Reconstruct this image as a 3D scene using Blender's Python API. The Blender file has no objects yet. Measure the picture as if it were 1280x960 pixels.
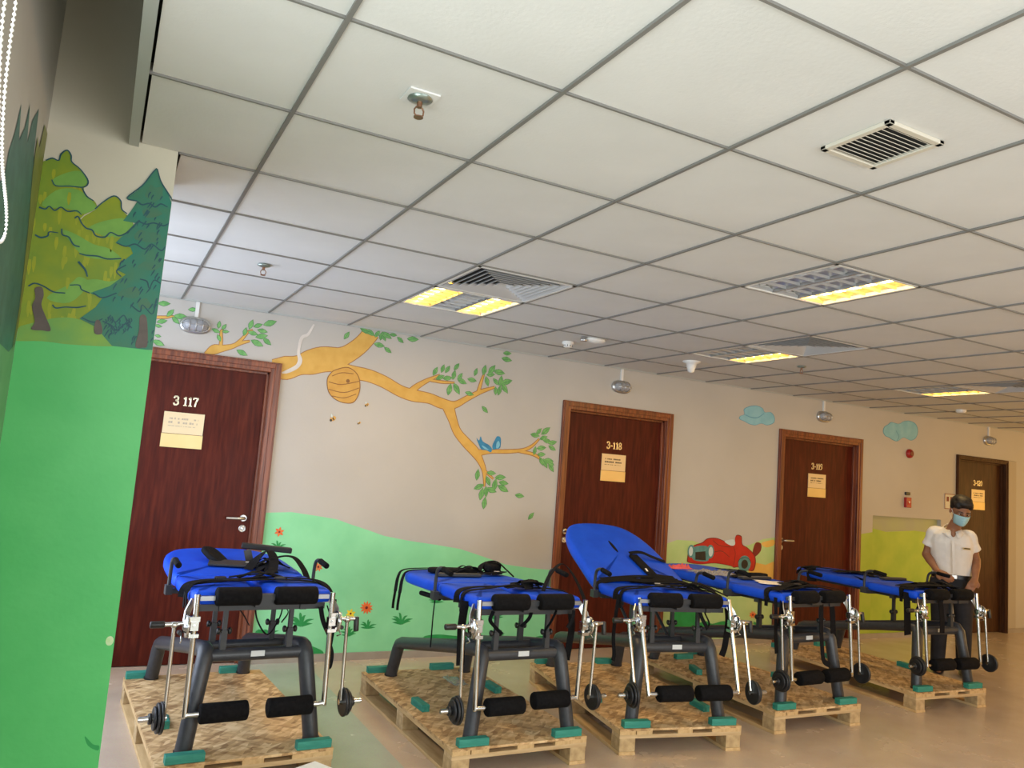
import bpy, bmesh, math, random
from mathutils import Vector, Matrix, noise
from mathutils.geometry import tessellate_polygon
random.seed(7)
D = bpy.data
SC = bpy.context.scene
COL = SC.collection
R = math.radians
PI = math.pi

# ------------------------------------------------------------------ camera
CEIL = 2.53
WALL = 4.16
cam_loc = Vector((0.196, -1.770, 1.490))
def cam_axes(a, b, c):
    m = Matrix.Rotation(a, 3, 'Z') @ Matrix.Rotation(b, 3, 'X') @ Matrix.Rotation(c, 3, 'Y')
    return m @ Vector((1, 0, 0)), m @ Vector((0, 1, 0)), m @ Vector((0, 0, 1))
RT, FW, UP = cam_axes(-0.4782, 0.1131, -0.0776)
FPX = 980.5
cd = D.cameras.new('camera')
cd.sensor_width = 36.0
cd.lens = FPX / 1280 * 36.0
cd.clip_start = 0.05
cam = D.objects.new('camera', cd)
COL.objects.link(cam)
m = Matrix((RT, UP, -FW)).transposed().to_4x4()
m.translation = cam_loc
cam.matrix_world = m
SC.camera = cam

# ------------------------------------------------------------------ world, light, exposure
w = D.worlds.new('world')
SC.world = w
w.use_nodes = True
wn = w.node_tree.nodes
bg = wn.get('Background')
bg.inputs[0].default_value = (0.78, 0.89, 1.0, 1)
bg.inputs[1].default_value = 1.0
SC.view_settings.view_transform = 'Standard'
SC.view_settings.look = 'None'
SC.view_settings.gamma = 1.0
SC.view_settings.exposure = 0.5
SC.render.film_transparent = False
def area(name, loc, rot, sx, sy, power, col):
    l = D.lights.new(name, 'AREA')
    l.shape = 'RECTANGLE'; l.size = sx; l.size_y = sy; l.energy = power; l.color = col
    o = D.objects.new(name, l); COL.objects.link(o)
    o.location = loc; o.rotation_euler = rot
    return o
# daylight through the side window beside the camera, the bay window past the pillar; then added fills
area('side_window_light', (-0.16, -1.35, 1.45), (0, R(-90), 0), 1.9, 2.3, 42, (0.90, 1.0, 0.97))
area('bay_window_light', (-0.80, 2.75, 1.45), (0, R(-90), 0), 1.9, 2.1, 52, (0.72, 0.82, 1.0))
area('rear_fill_light', (2.7, -4.35, 1.55), (R(90), 0, 0), 4.2, 1.9, 92, (0.97, 0.99, 0.97))  # added fill shining in from behind the camera
area('warm_fill_light', (9.6, -4.05, 1.75), (R(90), 0, 0), 3.6, 1.4, 72, (1.0, 0.52, 0.10))  # unseen fill added to warm the right wall and floor
area('far_room_light', (12.5, 1.3, 1.5), (0, R(90), 0), 1.8, 3.6, 42, (1.0, 0.55, 0.12))

# ------------------------------------------------------------------ materials
def new_mat(name, col, rough=0.5, metal=0.0, spec=0.5):
    m_ = D.materials.new(name); m_.use_nodes = True
    b = m_.node_tree.nodes['Principled BSDF']
    b.inputs['Base Color'].default_value = (*col, 1)
    b.inputs['Roughness'].default_value = rough
    b.inputs['Metallic'].default_value = metal
    b.inputs['Specular IOR Level'].default_value = spec
    return m_
def srgb(r, g, b):
    f = lambda v: (v / 255 / 12.92) if v / 255 <= 0.04045 else ((v / 255 + 0.055) / 1.055) ** 2.4
    return (f(r), f(g), f(b))
def varied(name, c1, c2, scale=5.0, rough=0.5, stretch=(1, 1, 1), bump=0.0, detail=6, metal=0.0, lo=0.35, hi=0.65, spec=0.5, bscale=None, rough2=None):
    """two-colour noise mix in object space with optional fine relief"""
    m_ = new_mat(name, c1, rough, metal, spec)
    nt = m_.node_tree; N = nt.nodes; L = nt.links
    b = N['Principled BSDF']
    tc = N.new('ShaderNodeTexCoord'); mp = N.new('ShaderNodeMapping')
    mp.inputs['Scale'].default_value = stretch
    L.new(tc.outputs['Object'], mp.inputs[0])
    nz = N.new('ShaderNodeTexNoise'); nz.inputs['Scale'].default_value = scale; nz.inputs['Detail'].default_value = detail
    L.new(mp.outputs[0], nz.inputs['Vector'])
    rp = N.new('ShaderNodeValToRGB')
    rp.color_ramp.elements[0].position = lo; rp.color_ramp.elements[0].color = (*c1, 1)
    rp.color_ramp.elements[1].position = hi; rp.color_ramp.elements[1].color = (*c2, 1)
    L.new(nz.outputs['Fac'], rp.inputs[0]); L.new(rp.outputs[0], b.inputs['Base Color'])
    if rough2 is not None:
        mr = N.new('ShaderNodeMapRange'); mr.inputs['To Min'].default_value = rough; mr.inputs['To Max'].default_value = rough2
        L.new(nz.outputs['Fac'], mr.inputs['Value']); L.new(mr.outputs[0], b.inputs['Roughness'])
    if bump:
        n2 = N.new('ShaderNodeTexNoise'); n2.inputs['Scale'].default_value = bscale or scale * 6; n2.inputs['Detail'].default_value = 4
        L.new(mp.outputs[0], n2.inputs['Vector'])
        bp = N.new('ShaderNodeBump'); bp.inputs['Strength'].default_value = bump; bp.inputs['Distance'].default_value = 0.01
        L.new(n2.outputs['Fac'], bp.inputs['Height']); L.new(bp.outputs[0], b.inputs['Normal'])
    return m_
def emissive(name, col, strength):
    m_ = new_mat(name, col, 0.6)
    b = m_.node_tree.nodes['Principled BSDF']
    b.inputs['Emission Color'].default_value = (*col, 1)
    b.inputs['Emission Strength'].default_value = strength
    return m_

M = {}
M['wall'] = varied('wall_paint', (0.465, 0.447, 0.410), (0.50, 0.48, 0.440), 1.6, 0.55, bump=0.05, bscale=60)
M['wall_cream'] = varied('pillar_paint', (0.60, 0.57, 0.46), (0.63, 0.60, 0.49), 2.0, 0.5, bump=0.05, bscale=60)
M['wall_grey'] = varied('side_wall_paint', (0.46, 0.45, 0.42), (0.50, 0.49, 0.45), 2.0, 0.6)
M['tile'] = varied('ceiling_tile', (0.62, 0.62, 0.60), (0.70, 0.70, 0.68), 2.2, 0.8, bump=0.08, bscale=90, lo=0.25, hi=0.7)
M['tbar'] = new_mat('grid_metal', (0.20, 0.195, 0.18), 0.5, 0.1)
M['tbar_light'] = new_mat('edge_trim_metal', (0.42, 0.44, 0.42), 0.5, 0.1)
M['dark'] = new_mat('dark_void', (0.02, 0.02, 0.02), 0.9)
M['green_low'] = varied('bright_green_wall_paint', srgb(74, 182, 98), srgb(88, 192, 108), 3, 0.45, bump=0.06, bscale=40)
M['floor'] = None
M['door'] = None
M['white_plastic'] = new_mat('white_plastic', (0.75, 0.75, 0.72), 0.35)
M['chrome'] = new_mat('chrome', (0.62, 0.62, 0.60), 0.16, 1.0)
M['dullsteel'] = new_mat('dull_steel', (0.34, 0.35, 0.36), 0.35, 1.0)
M['steel'] = new_mat('brushed_steel', (0.58, 0.58, 0.57), 0.32, 1.0)
M['frame'] = varied('grey_powder_coat', (0.030, 0.033, 0.040), (0.040, 0.044, 0.052), 40, 0.38, bump=0.05, bscale=400)
M['darkmetal'] = new_mat('dark_painted_steel', (0.034, 0.036, 0.040), 0.42, 0, .4)
M['foam'] = varied('black_foam', (0.004, 0.004, 0.005), (0.008, 0.008, 0.009), 60, 0.8, bump=0.25, bscale=260, spec=0.12)
M['iron'] = new_mat('black_cast_iron', (0.014, 0.015, 0.018), 0.42)
M['vane'] = new_mat('grey_white_vane', (.50, .50, .49), .5)
M['strap'] = varied('black_webbing', (0.005, 0.005, 0.006), (0.010, 0.010, 0.012), 200, 0.8, bump=0.2, bscale=600, spec=0.12)
M['blue'] = varied('blue_vinyl', (0.003, 0.062, 0.62), (0.006, 0.078, 0.70), 9, 0.5, bump=0.04, bscale=300, spec=0.22)
M['blackplastic'] = new_mat('black_plastic', (0.012, 0.012, 0.013), 0.4)
M['pine'] = varied('pine_wood', (0.55, 0.36, 0.16), (0.68, 0.48, 0.24), 5, 0.7, stretch=(8, 1, 8), bump=0.2, bscale=30)
M['pine_x'] = varied('pine_wood_cross', (0.50, 0.34, 0.17), (0.64, 0.47, 0.26), 5, 0.7, stretch=(1, 8, 8), bump=0.2, bscale=30)
M['block'] = varied('chipped_pallet_block', (0.40, 0.27, 0.13), (0.58, 0.42, 0.22), 22, 0.8, bump=0.3, bscale=80)
M['teal'] = varied('green_painted_wood', (0.010, 0.20, 0.155), (0.04, 0.30, 0.23), 9, 0.6, stretch=(1, 6, 6), bump=0.2, bscale=60)
M['brass'] = varied('brass_plate', (0.62, 0.47, 0.20), (0.70, 0.54, 0.26), 3, 0.35, metal=0.35)
M['brass_top'] = new_mat('pale_brass_plate', (0.66, 0.54, 0.34), 0.38, 0.3)
M['num'] = new_mat('brass_numerals', (0.85, 0.76, 0.55), 0.3, 0.6)
M['ink'] = new_mat('engraved_text', (0.10, 0.08, 0.05), 0.6)
M['ink_pale'] = new_mat('faded_engraved_text', (0.42, 0.36, 0.28), 0.6)
M['skin'] = varied('skin', (0.25, 0.110, 0.055), (0.30, 0.135, 0.070), 14, 0.5)
M['hair'] = varied('black_hair', (0.004, 0.004, 0.004), (0.012, 0.010, 0.009), 50, 0.5, bump=0.5, bscale=120)
M['shirt'] = varied('white_cotton', (0.72, 0.70, 0.66), (0.80, 0.78, 0.74), 10, 0.8, bump=0.25, bscale=14)
M['trousers'] = varied('black_trousers', (0.008, 0.009, 0.014), (0.014, 0.015, 0.022), 20, 0.8)
M['mask'] = new_mat('blue_surgical_mask', (0.36, 0.62, 0.70), 0.7)
M['shoe'] = new_mat('black_leather', (0.008, 0.008, 0.010), 0.3)
M['red'] = new_mat('red_plastic', (0.35, 0.012, 0.012), 0.35)
M['wood_frame'] = varied('door_frame_wood', (0.10, 0.022, 0.010), (0.26, 0.072, 0.026), 4, 0.33, stretch=(14, 14, 0.7), detail=4)
M['lens'] = new_mat('bulkhead_glass', (0.34, 0.35, 0.37), 0.2)
M['paper'] = new_mat('white_paper', (0.85, 0.80, 0.74), 0.8)
M['baseb'] = varied('baseboard_vinyl', (0.34, 0.30, 0.25), (0.38, 0.34, 0.29), 8, 0.4)
M['sticker'] = new_mat('silver_sticker', (0.62, 0.66, 0.68), 0.4)

def mk_door(name, c1, c2, c3, rough):
    m_ = new_mat(name, c1, rough, 0, 0.18)
    nt = m_.node_tree; N = nt.nodes; L = nt.links; b = N['Principled BSDF']
    tc = N.new('ShaderNodeTexCoord'); mp = N.new('ShaderNodeMapping'); mp.inputs['Scale'].default_value = (9, 9, 0.9)
    L.new(tc.outputs['Object'], mp.inputs[0])
    nz = N.new('ShaderNodeTexNoise'); nz.inputs['Scale'].default_value = 5; nz.inputs['Detail'].default_value = 9
    L.new(mp.outputs[0], nz.inputs['Vector'])
    rp = N.new('ShaderNodeValToRGB'); e = rp.color_ramp.elements
    e[0].position = 0.3; e[0].color = (*c1, 1); e[1].position = 0.72; e[1].color = (*c3, 1)
    k = e.new(0.5); k.color = (*c2, 1)
    L.new(nz.outputs['Fac'], rp.inputs[0]); L.new(rp.outputs[0], b.inputs['Base Color'])
    n2 = N.new('ShaderNodeTexNoise'); n2.inputs['Scale'].default_value = 1.3; n2.inputs['Detail'].default_value = 5
    mp2 = N.new('ShaderNodeMapping'); mp2.inputs['Scale'].default_value = (3, 3, 1.2); L.new(tc.outputs['Object'], mp2.inputs[0]); L.new(mp2.outputs[0], n2.inputs['Vector'])
    mr = N.new('ShaderNodeMapRange'); mr.inputs['To Min'].default_value = rough - 0.1; mr.inputs['To Max'].default_value = rough + 0.16
    L.new(n2.outputs['Fac'], mr.inputs['Value']); L.new(mr.outputs[0], b.inputs['Roughness'])
    return m_
M['door'] = mk_door('mahogany_veneer', (0.048, 0.006, 0.003), (0.072, 0.009, 0.004), (0.105, 0.016, 0.007), 0.44)
M['door_brown'] = mk_door('walnut_veneer', (0.040, 0.015, 0.006), (0.060, 0.024, 0.010), (0.085, 0.036, 0.015), 0.42)

def mk_osb():
    m_ = new_mat('osb_board', (0.5, 0.36, 0.2), 0.7)
    nt = m_.node_tree; N = nt.nodes; L = nt.links; b = N['Principled BSDF']
    tc = N.new('ShaderNodeTexCoord')
    last = None
    for i, (sc, st, rot) in enumerate(((40, (1, 3.6, 1), 0.9), (36, (3.4, 1, 1), 0.5), (44, (1, 3.4, 1), 2.4))):
        mp = N.new('ShaderNodeMapping'); mp.vector_type = 'TEXTURE'; mp.inputs['Scale'].default_value = st; mp.inputs['Rotation'].default_value = (0, 0, rot)
        L.new(tc.outputs['Object'], mp.inputs[0])
        vz = N.new('ShaderNodeTexVoronoi'); vz.inputs['Scale'].default_value = sc
        L.new(mp.outputs[0], vz.inputs['Vector'])
        if last is None: last = vz.outputs['Color']
        else:
            mx = N.new('ShaderNodeMix'); mx.data_type = 'RGBA'; mx.inputs[0].default_value = 0.42
            L.new(last, mx.inputs[6]); L.new(vz.outputs['Color'], mx.inputs[7]); last = mx.outputs[2]
    bw = N.new('ShaderNodeRGBToBW'); L.new(last, bw.inputs[0])
    rp = N.new('ShaderNodeValToRGB'); e = rp.color_ramp.elements
    e[0].position = 0.25; e[0].color = (0.30, 0.165, 0.065, 1); e[1].position = 0.75; e[1].color = (0.80, 0.58, 0.32, 1)
    k = e.new(0.5); k.color = (0.58, 0.37, 0.17, 1)
    L.new(bw.outputs[0], rp.inputs[0]); L.new(rp.outputs[0], b.inputs['Base Color'])
    return m_
M['osb'] = mk_osb()

def mk_floor():
    m_ = new_mat('vinyl_floor', (0.4, 0.36, 0.3), 0.25)
    nt = m_.node_tree; N = nt.nodes; L = nt.links; b = N['Principled BSDF']
    tc = N.new('ShaderNodeTexCoord')
    sp = N.new('ShaderNodeSeparateXYZ'); L.new(tc.outputs['Object'], sp.inputs[0])
    # sheet lengths in alternating beige and grey green, joints running towards the wall
    def stepband(x0, x1):
        g = N.new('ShaderNodeMath'); g.operation = 'GREATER_THAN'; L.new(sp.outputs[0], g.inputs[0]); g.inputs[1].default_value = x0
        l = N.new('ShaderNodeMath'); l.operation = 'LESS_THAN'; L.new(sp.outputs[0], l.inputs[0]); l.inputs[1].default_value = x1
        a = N.new('ShaderNodeMath'); a.operation = 'MULTIPLY'; L.new(g.outputs[0], a.inputs[0]); L.new(l.outputs[0], a.inputs[1]); return a.outputs[0]
    s1 = stepband(1.25, 1.735)
    nz = N.new('ShaderNodeTexNoise'); nz.inputs['Scale'].default_value = 3.0; nz.inputs['Detail'].default_value = 8
    L.new(tc.outputs['Object'], nz.inputs['Vector'])
    ns = N.new('ShaderNodeTexNoise'); ns.inputs['Scale'].default_value = 140; ns.inputs['Detail'].default_value = 2
    L.new(tc.outputs['Object'], ns.inputs['Vector'])
    r1 = N.new('ShaderNodeValToRGB'); e = r1.color_ramp.elements
    e[0].position = 0.3; e[0].color = (0.61, 0.485, 0.37, 1); e[1].position = 0.7; e[1].color = (0.70, 0.565, 0.44, 1)
    L.new(nz.outputs['Fac'], r1.inputs[0])
    r2 = N.new('ShaderNodeValToRGB'); e = r2.color_ramp.elements
    e[0].position = 0.3; e[0].color = (0.47, 0.50, 0.42, 1); e[1].position = 0.7; e[1].color = (0.55, 0.58, 0.50, 1)
    L.new(nz.outputs['Fac'], r2.inputs[0])
    mx = N.new('ShaderNodeMix'); mx.data_type = 'RGBA'; L.new(s1, mx.inputs[0]); L.new(r1.outputs[0], mx.inputs[6]); L.new(r2.outputs[0], mx.inputs[7])
    m2 = N.new('ShaderNodeMix'); m2.data_type = 'RGBA'; m2.blend_type = 'MULTIPLY'; m2.inputs[0].default_value = 0.25
    L.new(mx.outputs[2], m2.inputs[6]); L.new(ns.outputs['Color'], m2.inputs[7])
    L.new(m2.outputs[2], b.inputs['Base Color'])
    mr = N.new('ShaderNodeMapRange'); mr.inputs['To Min'].default_value = 0.20; mr.inputs['To Max'].default_value = 0.32
    L.new(nz.outputs['Fac'], mr.inputs['Value']); L.new(mr.outputs[0], b.inputs['Roughness'])
    return m_
M['floor'] = mk_floor()
def paint(key, rgb, rgb2=None, scale=14):
    c = srgb(*rgb); c2 = srgb(*(rgb2 or [min(255, v + 12) for v in rgb]))
    M[key] = varied('paint_' + key, c, c2, scale, 0.5)
paint('mint', (132, 214, 160), (142, 222, 168), 5)
paint('deepgreen', (24, 140, 66)); paint('leaf', (92, 158, 84), (122, 182, 104), 30); paint('leaf_line', (58, 116, 66))
paint('branch', (204, 158, 66), (214, 170, 80), 12); paint('branch_line', (150, 100, 48))
paint('hive', (206, 160, 72), (196, 146, 58), 12); paint('hive_line', (128, 82, 30)); paint('black', (25, 22, 20))
paint('bird', (24, 116, 160), (40, 134, 178), 20); paint('bird_light', (110, 180, 205)); paint('orange', (226, 104, 44)); paint('yellow', (240, 216, 50))
paint('cloud', (124, 186, 204), (140, 196, 210), 10); paint('cloud_dark', (84, 150, 178))
paint('palehill', (170, 200, 130), (182, 206, 140), 6); paint('limehill', (172, 196, 76), (160, 190, 60), 5); paint('sand', (222, 176, 80), (230, 186, 96), 6)
paint('carred', (190, 28, 20), (176, 22, 16)); paint('cardark', (110, 14, 14)); paint('carteal', (70, 128, 130), (90, 146, 146), 20); paint('glass', (190, 206, 206))
paint('olive', (140, 156, 18), (116, 146, 34), 9); paint('olive_light', (120, 172, 72), (108, 160, 66), 20); paint('pine_green', (26, 122, 104), (58, 118, 86), 10)
paint('pine_line', (14, 72, 82)); paint('trunk', (84, 74, 68), (98, 86, 80), 20); paint('grass_low', (128, 168, 62), (104, 160, 76), 12)
paint('pine_mid', (64, 112, 84), (52, 118, 92), 20); paint('olive_bright', (160, 166, 22), (146, 160, 30), 20); paint('plaster_pale', (206, 200, 192)); paint('teal_side', (62, 110, 104), (48, 94, 90), 20); paint('olive_side', (128, 132, 66), (110, 122, 62), 20); paint('side_green', (92, 150, 104), (104, 160, 112), 8)
paint('niche', (176, 200, 72), (158, 190, 64), 4); paint('niche_shade', (164, 168, 140), (168, 176, 130), 4); paint('scuff', (180, 214, 150), (210, 220, 190), 40)

# ------------------------------------------------------------------ mesh helpers
class MB:
    def __init__(s): s.v = []; s.f = []; s.sm = []
    def add(s, vs, fs, smooth=False):
        n = len(s.v); s.v += [tuple(v) for v in vs]
        s.f += [tuple(n + i for i in f) for f in fs]; s.sm += [smooth] * len(fs); return s
    def box(s, x0, x1, y0, y1, z0, z1, mat=None):
        vs = [Vector((x, y, z)) for x in (x0, x1) for y in (y0, y1) for z in (z0, z1)]
        if mat: vs = [mat @ v for v in vs]
        return s.add(vs, [(0, 1, 3, 2), (4, 6, 7, 5), (0, 4, 5, 1), (2, 3, 7, 6), (0, 2, 6, 4), (1, 5, 7, 3)])
    def rings(s, rings, cap0=True, cap1=True, smooth=True):
        n = len(rings[0]); vs = [p for r in rings for p in r]; fs = []
        for i in range(len(rings) - 1):
            for k in range(n):
                a = i * n + k; b = i * n + (k + 1) % n
                fs.append((a, b, b + n, a + n))
        s.add(vs, fs, smooth)
        if cap0: s.add(rings[0], [tuple(reversed(range(n)))])
        if cap1: s.add(rings[-1], [tuple(range(n))])
        return s
    def tube(s, pts, r, seg=12, sq=None, caps=True):
        """swept tube; r is a number or a list; sq=(w,h) makes a flat section"""
        pts = [Vector(p) for p in pts]; n = len(pts)
        rr = r if isinstance(r, (list, tuple)) else [r] * n
        T = []
        for i in range(n):
            t = (pts[min(i + 1, n - 1)] - pts[max(i - 1, 0)])
            T.append(t.normalized() if t.length > 1e-9 else Vector((0, 0, 1)))
        ref = Vector((0, 0, 1)) if abs(T[0].z) < 0.9 else Vector((0, 1, 0))
        nrm = (ref - T[0] * ref.dot(T[0])).normalized()
        rings = []
        for i in range(n):
            nrm = (nrm - T[i] * nrm.dot(T[i])).normalized()
            bn = T[i].cross(nrm)
            if sq:
                w_, h_ = sq[0] / 2, sq[1] / 2
                rings.append([pts[i] + bn * a * w_ + nrm * b * h_ for a, b in ((-1, -1), (1, -1), (1, 1), (-1, 1))])
            else:
                rings.append([pts[i] + (bn * math.cos(2 * PI * k / seg) + nrm * math.sin(2 * PI * k / seg)) * rr[i] for k in range(seg)])
        return s.rings(rings, caps, caps, smooth=not sq)
    def cyl(s, a, b, r, seg=20, bev=0.0):
        a = Vector(a); b = Vector(b); d = (b - a); L = d.length; d.normalize()
        if bev: return s.tube([a, a + d * bev * .3, a + d * bev, b - d * bev, b - d * bev * .3, b], [r - bev, r - bev * .3, r, r, r - bev * .3, r - bev], seg)
        return s.tube([a, b], r, seg)
    def lathe(s, prof, c, seg=24, axis='z'):
        rings = []
        for rad, h in prof:
            ring = []
            for k in range(seg):
                a = 2 * PI * k / seg; p = (rad * math.cos(a), rad * math.sin(a), h)
                if axis == 'x': p = (p[2], p[0], p[1])
                if axis == 'y': p = (p[0], -p[2], p[1])
                ring.append(Vector(c) + Vector(p))
            rings.append(ring)
        return s.rings(rings)
    def ell(s, c, rx, ry, rz, seg=16, rg=10, mat=None):
        rings = []
        for i in range(1, rg):
            t = PI * i / rg
            ring = [Vector((rx * math.sin(t) * math.cos(2 * PI * k / seg), ry * math.sin(t) * math.sin(2 * PI * k / seg), -rz * math.cos(t))) for k in range(seg)]
            if mat: ring = [mat @ p for p in ring]
            rings.append([Vector(c) + p for p in ring])
        return s.rings(rings)
    def build(s, name, mat, parent=None, loc=None, smooth_all=None):
        me = D.meshes.new(name); me.from_pydata(s.v, [], s.f)
        me.polygons.foreach_set('use_smooth', s.sm if smooth_all is None else [smooth_all] * len(s.f))
        me.materials.append(M[mat] if isinstance(mat, str) else mat); me.update()
        bm = bmesh.new(); bm.from_mesh(me); bmesh.ops.recalc_face_normals(bm, faces=bm.faces); bm.to_mesh(me); bm.free()
        o = D.objects.new(name, me); COL.objects.link(o)
        if parent is not None: o.parent = parent
        if loc: o.location = loc
        return o
def inst(o, parent=None, loc=None, rot=None, name=None):
    c = o.copy(); COL.objects.link(c)
    if parent is not None: c.parent = parent
    if loc is not None: c.location = loc
    if rot is not None: c.rotation_euler = rot
    return c
def bevel(o, w=0.004, seg=2):
    md = o.modifiers.new('bevel', 'BEVEL'); md.width = w; md.segments = seg; md.limit_method = 'ANGLE'; return o
def thing(name, label, cat, loc=(0, 0, 0), rz=0, group=None):
    o = D.objects.new(name, None); COL.objects.link(o); o.location = loc; o.rotation_euler = (0, 0, rz)
    o.empty_display_size = 0.1
    return tag(o, label, cat, group)
def tag(o, label, cat, group=None):
    o['label'] = label; o['category'] = cat
    if group: o['group'] = group
    return o
def struct(o): o['kind'] = 'structure'; return o
def lab(o, t): o['label'] = t; return o
def crom(P, closed=False, n=5):
    P = [Vector(p) for p in P]; N_ = len(P); out = []
    rng = range(N_) if closed else range(N_ - 1)
    for i in rng:
        p1 = P[i]; p2 = P[(i + 1) % N_]
        p0 = P[i - 1] if (closed or i > 0) else p1 * 2 - p2
        p3 = P[(i + 2) % N_] if (closed or i < N_ - 2) else p2 * 2 - p1
        for k in range(n):
            t = k / n
            out.append(0.5 * ((2 * p1) + (p2 - p0) * t + (2 * p0 - 5 * p1 + 4 * p2 - p3) * t * t + (3 * p1 - p0 - 3 * p2 + p3) * t * t * t))
    if not closed: out.append(P[-1])
    return out
def empty_part(name, parent):
    o = D.objects.new(name, None); COL.objects.link(o); o.parent = parent; o.empty_display_size = .05; return o

# ------------------------------------------------------------------ mural helpers: points read off the photograph become points on the wall itself
def ray(px, py): return (RT * ((px - 640) / FPX) + FW - UP * ((py - 480) / FPX))
def on_back(px, py):
    d = ray(px, py); t = (WALL - cam_loc.y) / d.y; p = cam_loc + d * t; return (p.x, p.z)
PILLAR = 1.20
def on_pillar(px, py):
    d = ray(px, py); t = (PILLAR - cam_loc.y) / d.y; p = cam_loc + d * t; return (p.x, p.z)
SIDE = -0.075
def on_side(px, py):
    d = ray(px, py); t = (SIDE - cam_loc.x) / d.x; p = cam_loc + d * t; return (p.y, p.z)
class Mural:
    """flat paint marks on a wall plane"""
    def __init__(s, plane, pos, conv, k): s.plane = plane; s.pos = pos; s.conv = conv; s.k = k
    def p3(s, uv, layer):
        off = 0.0006 + 0.0007 * layer + 0.000025 * Mural.tick
        if s.plane == 'y': return Vector((uv[0], s.pos - off, uv[1]))
        return Vector((s.pos + off, uv[0], uv[1]))
    def fill(s, mb, uvs, layer):
        s.lift()
        tri = tessellate_polygon([[Vector((u[0], u[1], 0)) for u in uvs]])
        mb.add([s.p3(u, layer) for u in uvs], tri)
    tick = 0
    def lift(s): Mural.tick = (Mural.tick + 1) % 24
    def px(s, x, y): return s.conv(s.k[0] + x * s.k[2], s.k[1] + y * s.k[2])
    def poly(s, mb, pts, layer=0, smooth=True, n=4):
        uv = [Vector(s.px(*p)) for p in pts]
        if smooth: uv = crom([(*u, 0) for u in uv], True, n)
        if s.plane == 'y' and s.pos == PILLAR: uv = [(min(max(u[0], SIDE + .0015), .3265), u[1]) for u in uv]
        s.fill(mb, [(u[0], u[1]) for u in uv], layer)
    def uvpoly(s, mb, uv, layer=0): s.fill(mb, uv, layer)
    def stroke(s, mb, pts, layer=0, grow=0.0, n=4):
        """pts: (x,y,width) in crop pixels"""
        sc = 1.0
        P = [s.px(p[0], p[1]) for p in pts]
        W = []
        for p in pts:
            a = s.px(p[0], p[1] - p[2] / 2); b = s.px(p[0], p[1] + p[2] / 2); W.append(math.dist(a, b))
        Q = crom([(P[i][0], P[i][1], W[i]) for i in range(len(P))], False, n)
        L_, R_ = [], []
        for i in range(len(Q)):
            a = Q[max(i - 1, 0)]; b = Q[min(i + 1, len(Q) - 1)]; t = Vector((b[0] - a[0], b[1] - a[1]))
            if t.length < 1e-9: continue
            t.normalize(); nn = Vector((-t.y, t.x)); h = max(Q[i][2], 0.0) / 2 + grow
            L_.append((Q[i][0] + nn.x * h, Q[i][1] + nn.y * h)); R_.append((Q[i][0] - nn.x * h, Q[i][1] - nn.y * h))
        if s.plane == 'y' and s.pos == PILLAR:
            L_ = [(min(max(a, SIDE + .0015), .3265), b) for a, b in L_]; R_ = [(min(max(a, SIDE + .0015), .3265), b) for a, b in R_]
        s.lift(); vs = []; fs = []
        for i in range(len(L_)): vs += [s.p3(L_[i], layer), s.p3(R_[i], layer)]
        for i in range(len(L_) - 1): fs.append((2 * i, 2 * i + 1, 2 * i + 3, 2 * i + 2))
        mb.add(vs, fs)
    def leaf(s, mb, x, y, ang, ln, layer=0, grow=0, wd=0.42):
        c = Vector(s.px(x, y)); e = Vector(s.px(x + 10, y)); m_ = (e - c).length / 10
        a = R(ang); d = Vector((math.cos(a), math.sin(a))); nn = Vector((-d.y, d.x)); L_ = ln * m_ / 2 + grow; W_ = ln * m_ * wd / 2 + grow
        prof = [(-1, 0), (-.6, .62), (-.1, 1), (.4, .75), (1, 0), (.4, -.75), (-.1, -1), (-.6, -.62)]
        s.fill(mb, [tuple(c + d * (u * L_) + nn * (v * W_)) for u, v in prof], layer)
    def blob(s, mb, x, y, rx, ry, layer=0, n=18, ang=0):
        c = s.px(x, y); e = s.px(x + 10, y); m_ = math.dist(c, e) / 10; a0 = R(ang)
        s.fill(mb, [(c[0] + m_ * (rx * math.cos(t) * math.cos(a0) - ry * math.sin(t) * math.sin(a0)), c[1] + m_ * (rx * math.cos(t) * math.sin(a0) + ry * math.sin(t) * math.cos(a0))) for t in [2 * PI * i / n for i in range(n)]], layer)

# ================================================================== THE ROOM
XR, YF = 12.6, -4.2
fl = struct(MB().box(-1.0, XR, YF, WALL + .2, -0.06, 0).build('floor', 'floor'))
# back wall with door openings and the shallow niche
DOORS = [(0.10, 1.337, 2.165), (3.79, 5.025, 2.17), (6.43, 7.705, 2.165), (9.39, 10.43, 2.133)]
NICHE = (7.913, 9.12, 1.335)
def wall_with_openings():
    mb = MB(); ops = sorted([(a, b, h, 0.30) for a, b, h in DOORS] + [(NICHE[0], NICHE[1], NICHE[2], 0.10)])
    x = -1.0; T = 0.16
    for a, b, h, dp in ops:
        mb.box(x, a, WALL, WALL + T, 0, 3.1); mb.box(a, b, WALL, WALL + T, h, 3.1); x = b
    mb.box(x, XR, WALL, WALL + T, 0, 3.1)
    return mb
wall_back = struct(wall_with_openings().build('wall_back', 'wall'))
nb = MB().box(NICHE[0] - .02, NICHE[1] + .02, WALL + 0.05, WALL + 0.155, 0, NICHE[2] + .02).build('niche_back', 'niche', wall_back)
mb = MB(); 
for (a, b, h) in DOORS: mb.box(a - .02, b + .02, WALL + .15, WALL + .17, 0, h + .02)
mb.build('opening_backing', 'dark', wall_back)
struct(MB().box(XR, XR + .1, YF, WALL, 0, 3.1).build('wall_right', 'wall'))
mb = MB().box(-0.2, XR, YF - .1, YF, 0, 0.6).box(-0.2, XR, YF - .1, YF, 2.45, 3.1)
mb.box(-0.2, 0.7, YF - .1, YF, .6, 2.45).box(6.5, XR, YF - .1, YF, .6, 2.45)
struct(mb.build('wall_front', 'wall'))
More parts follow.
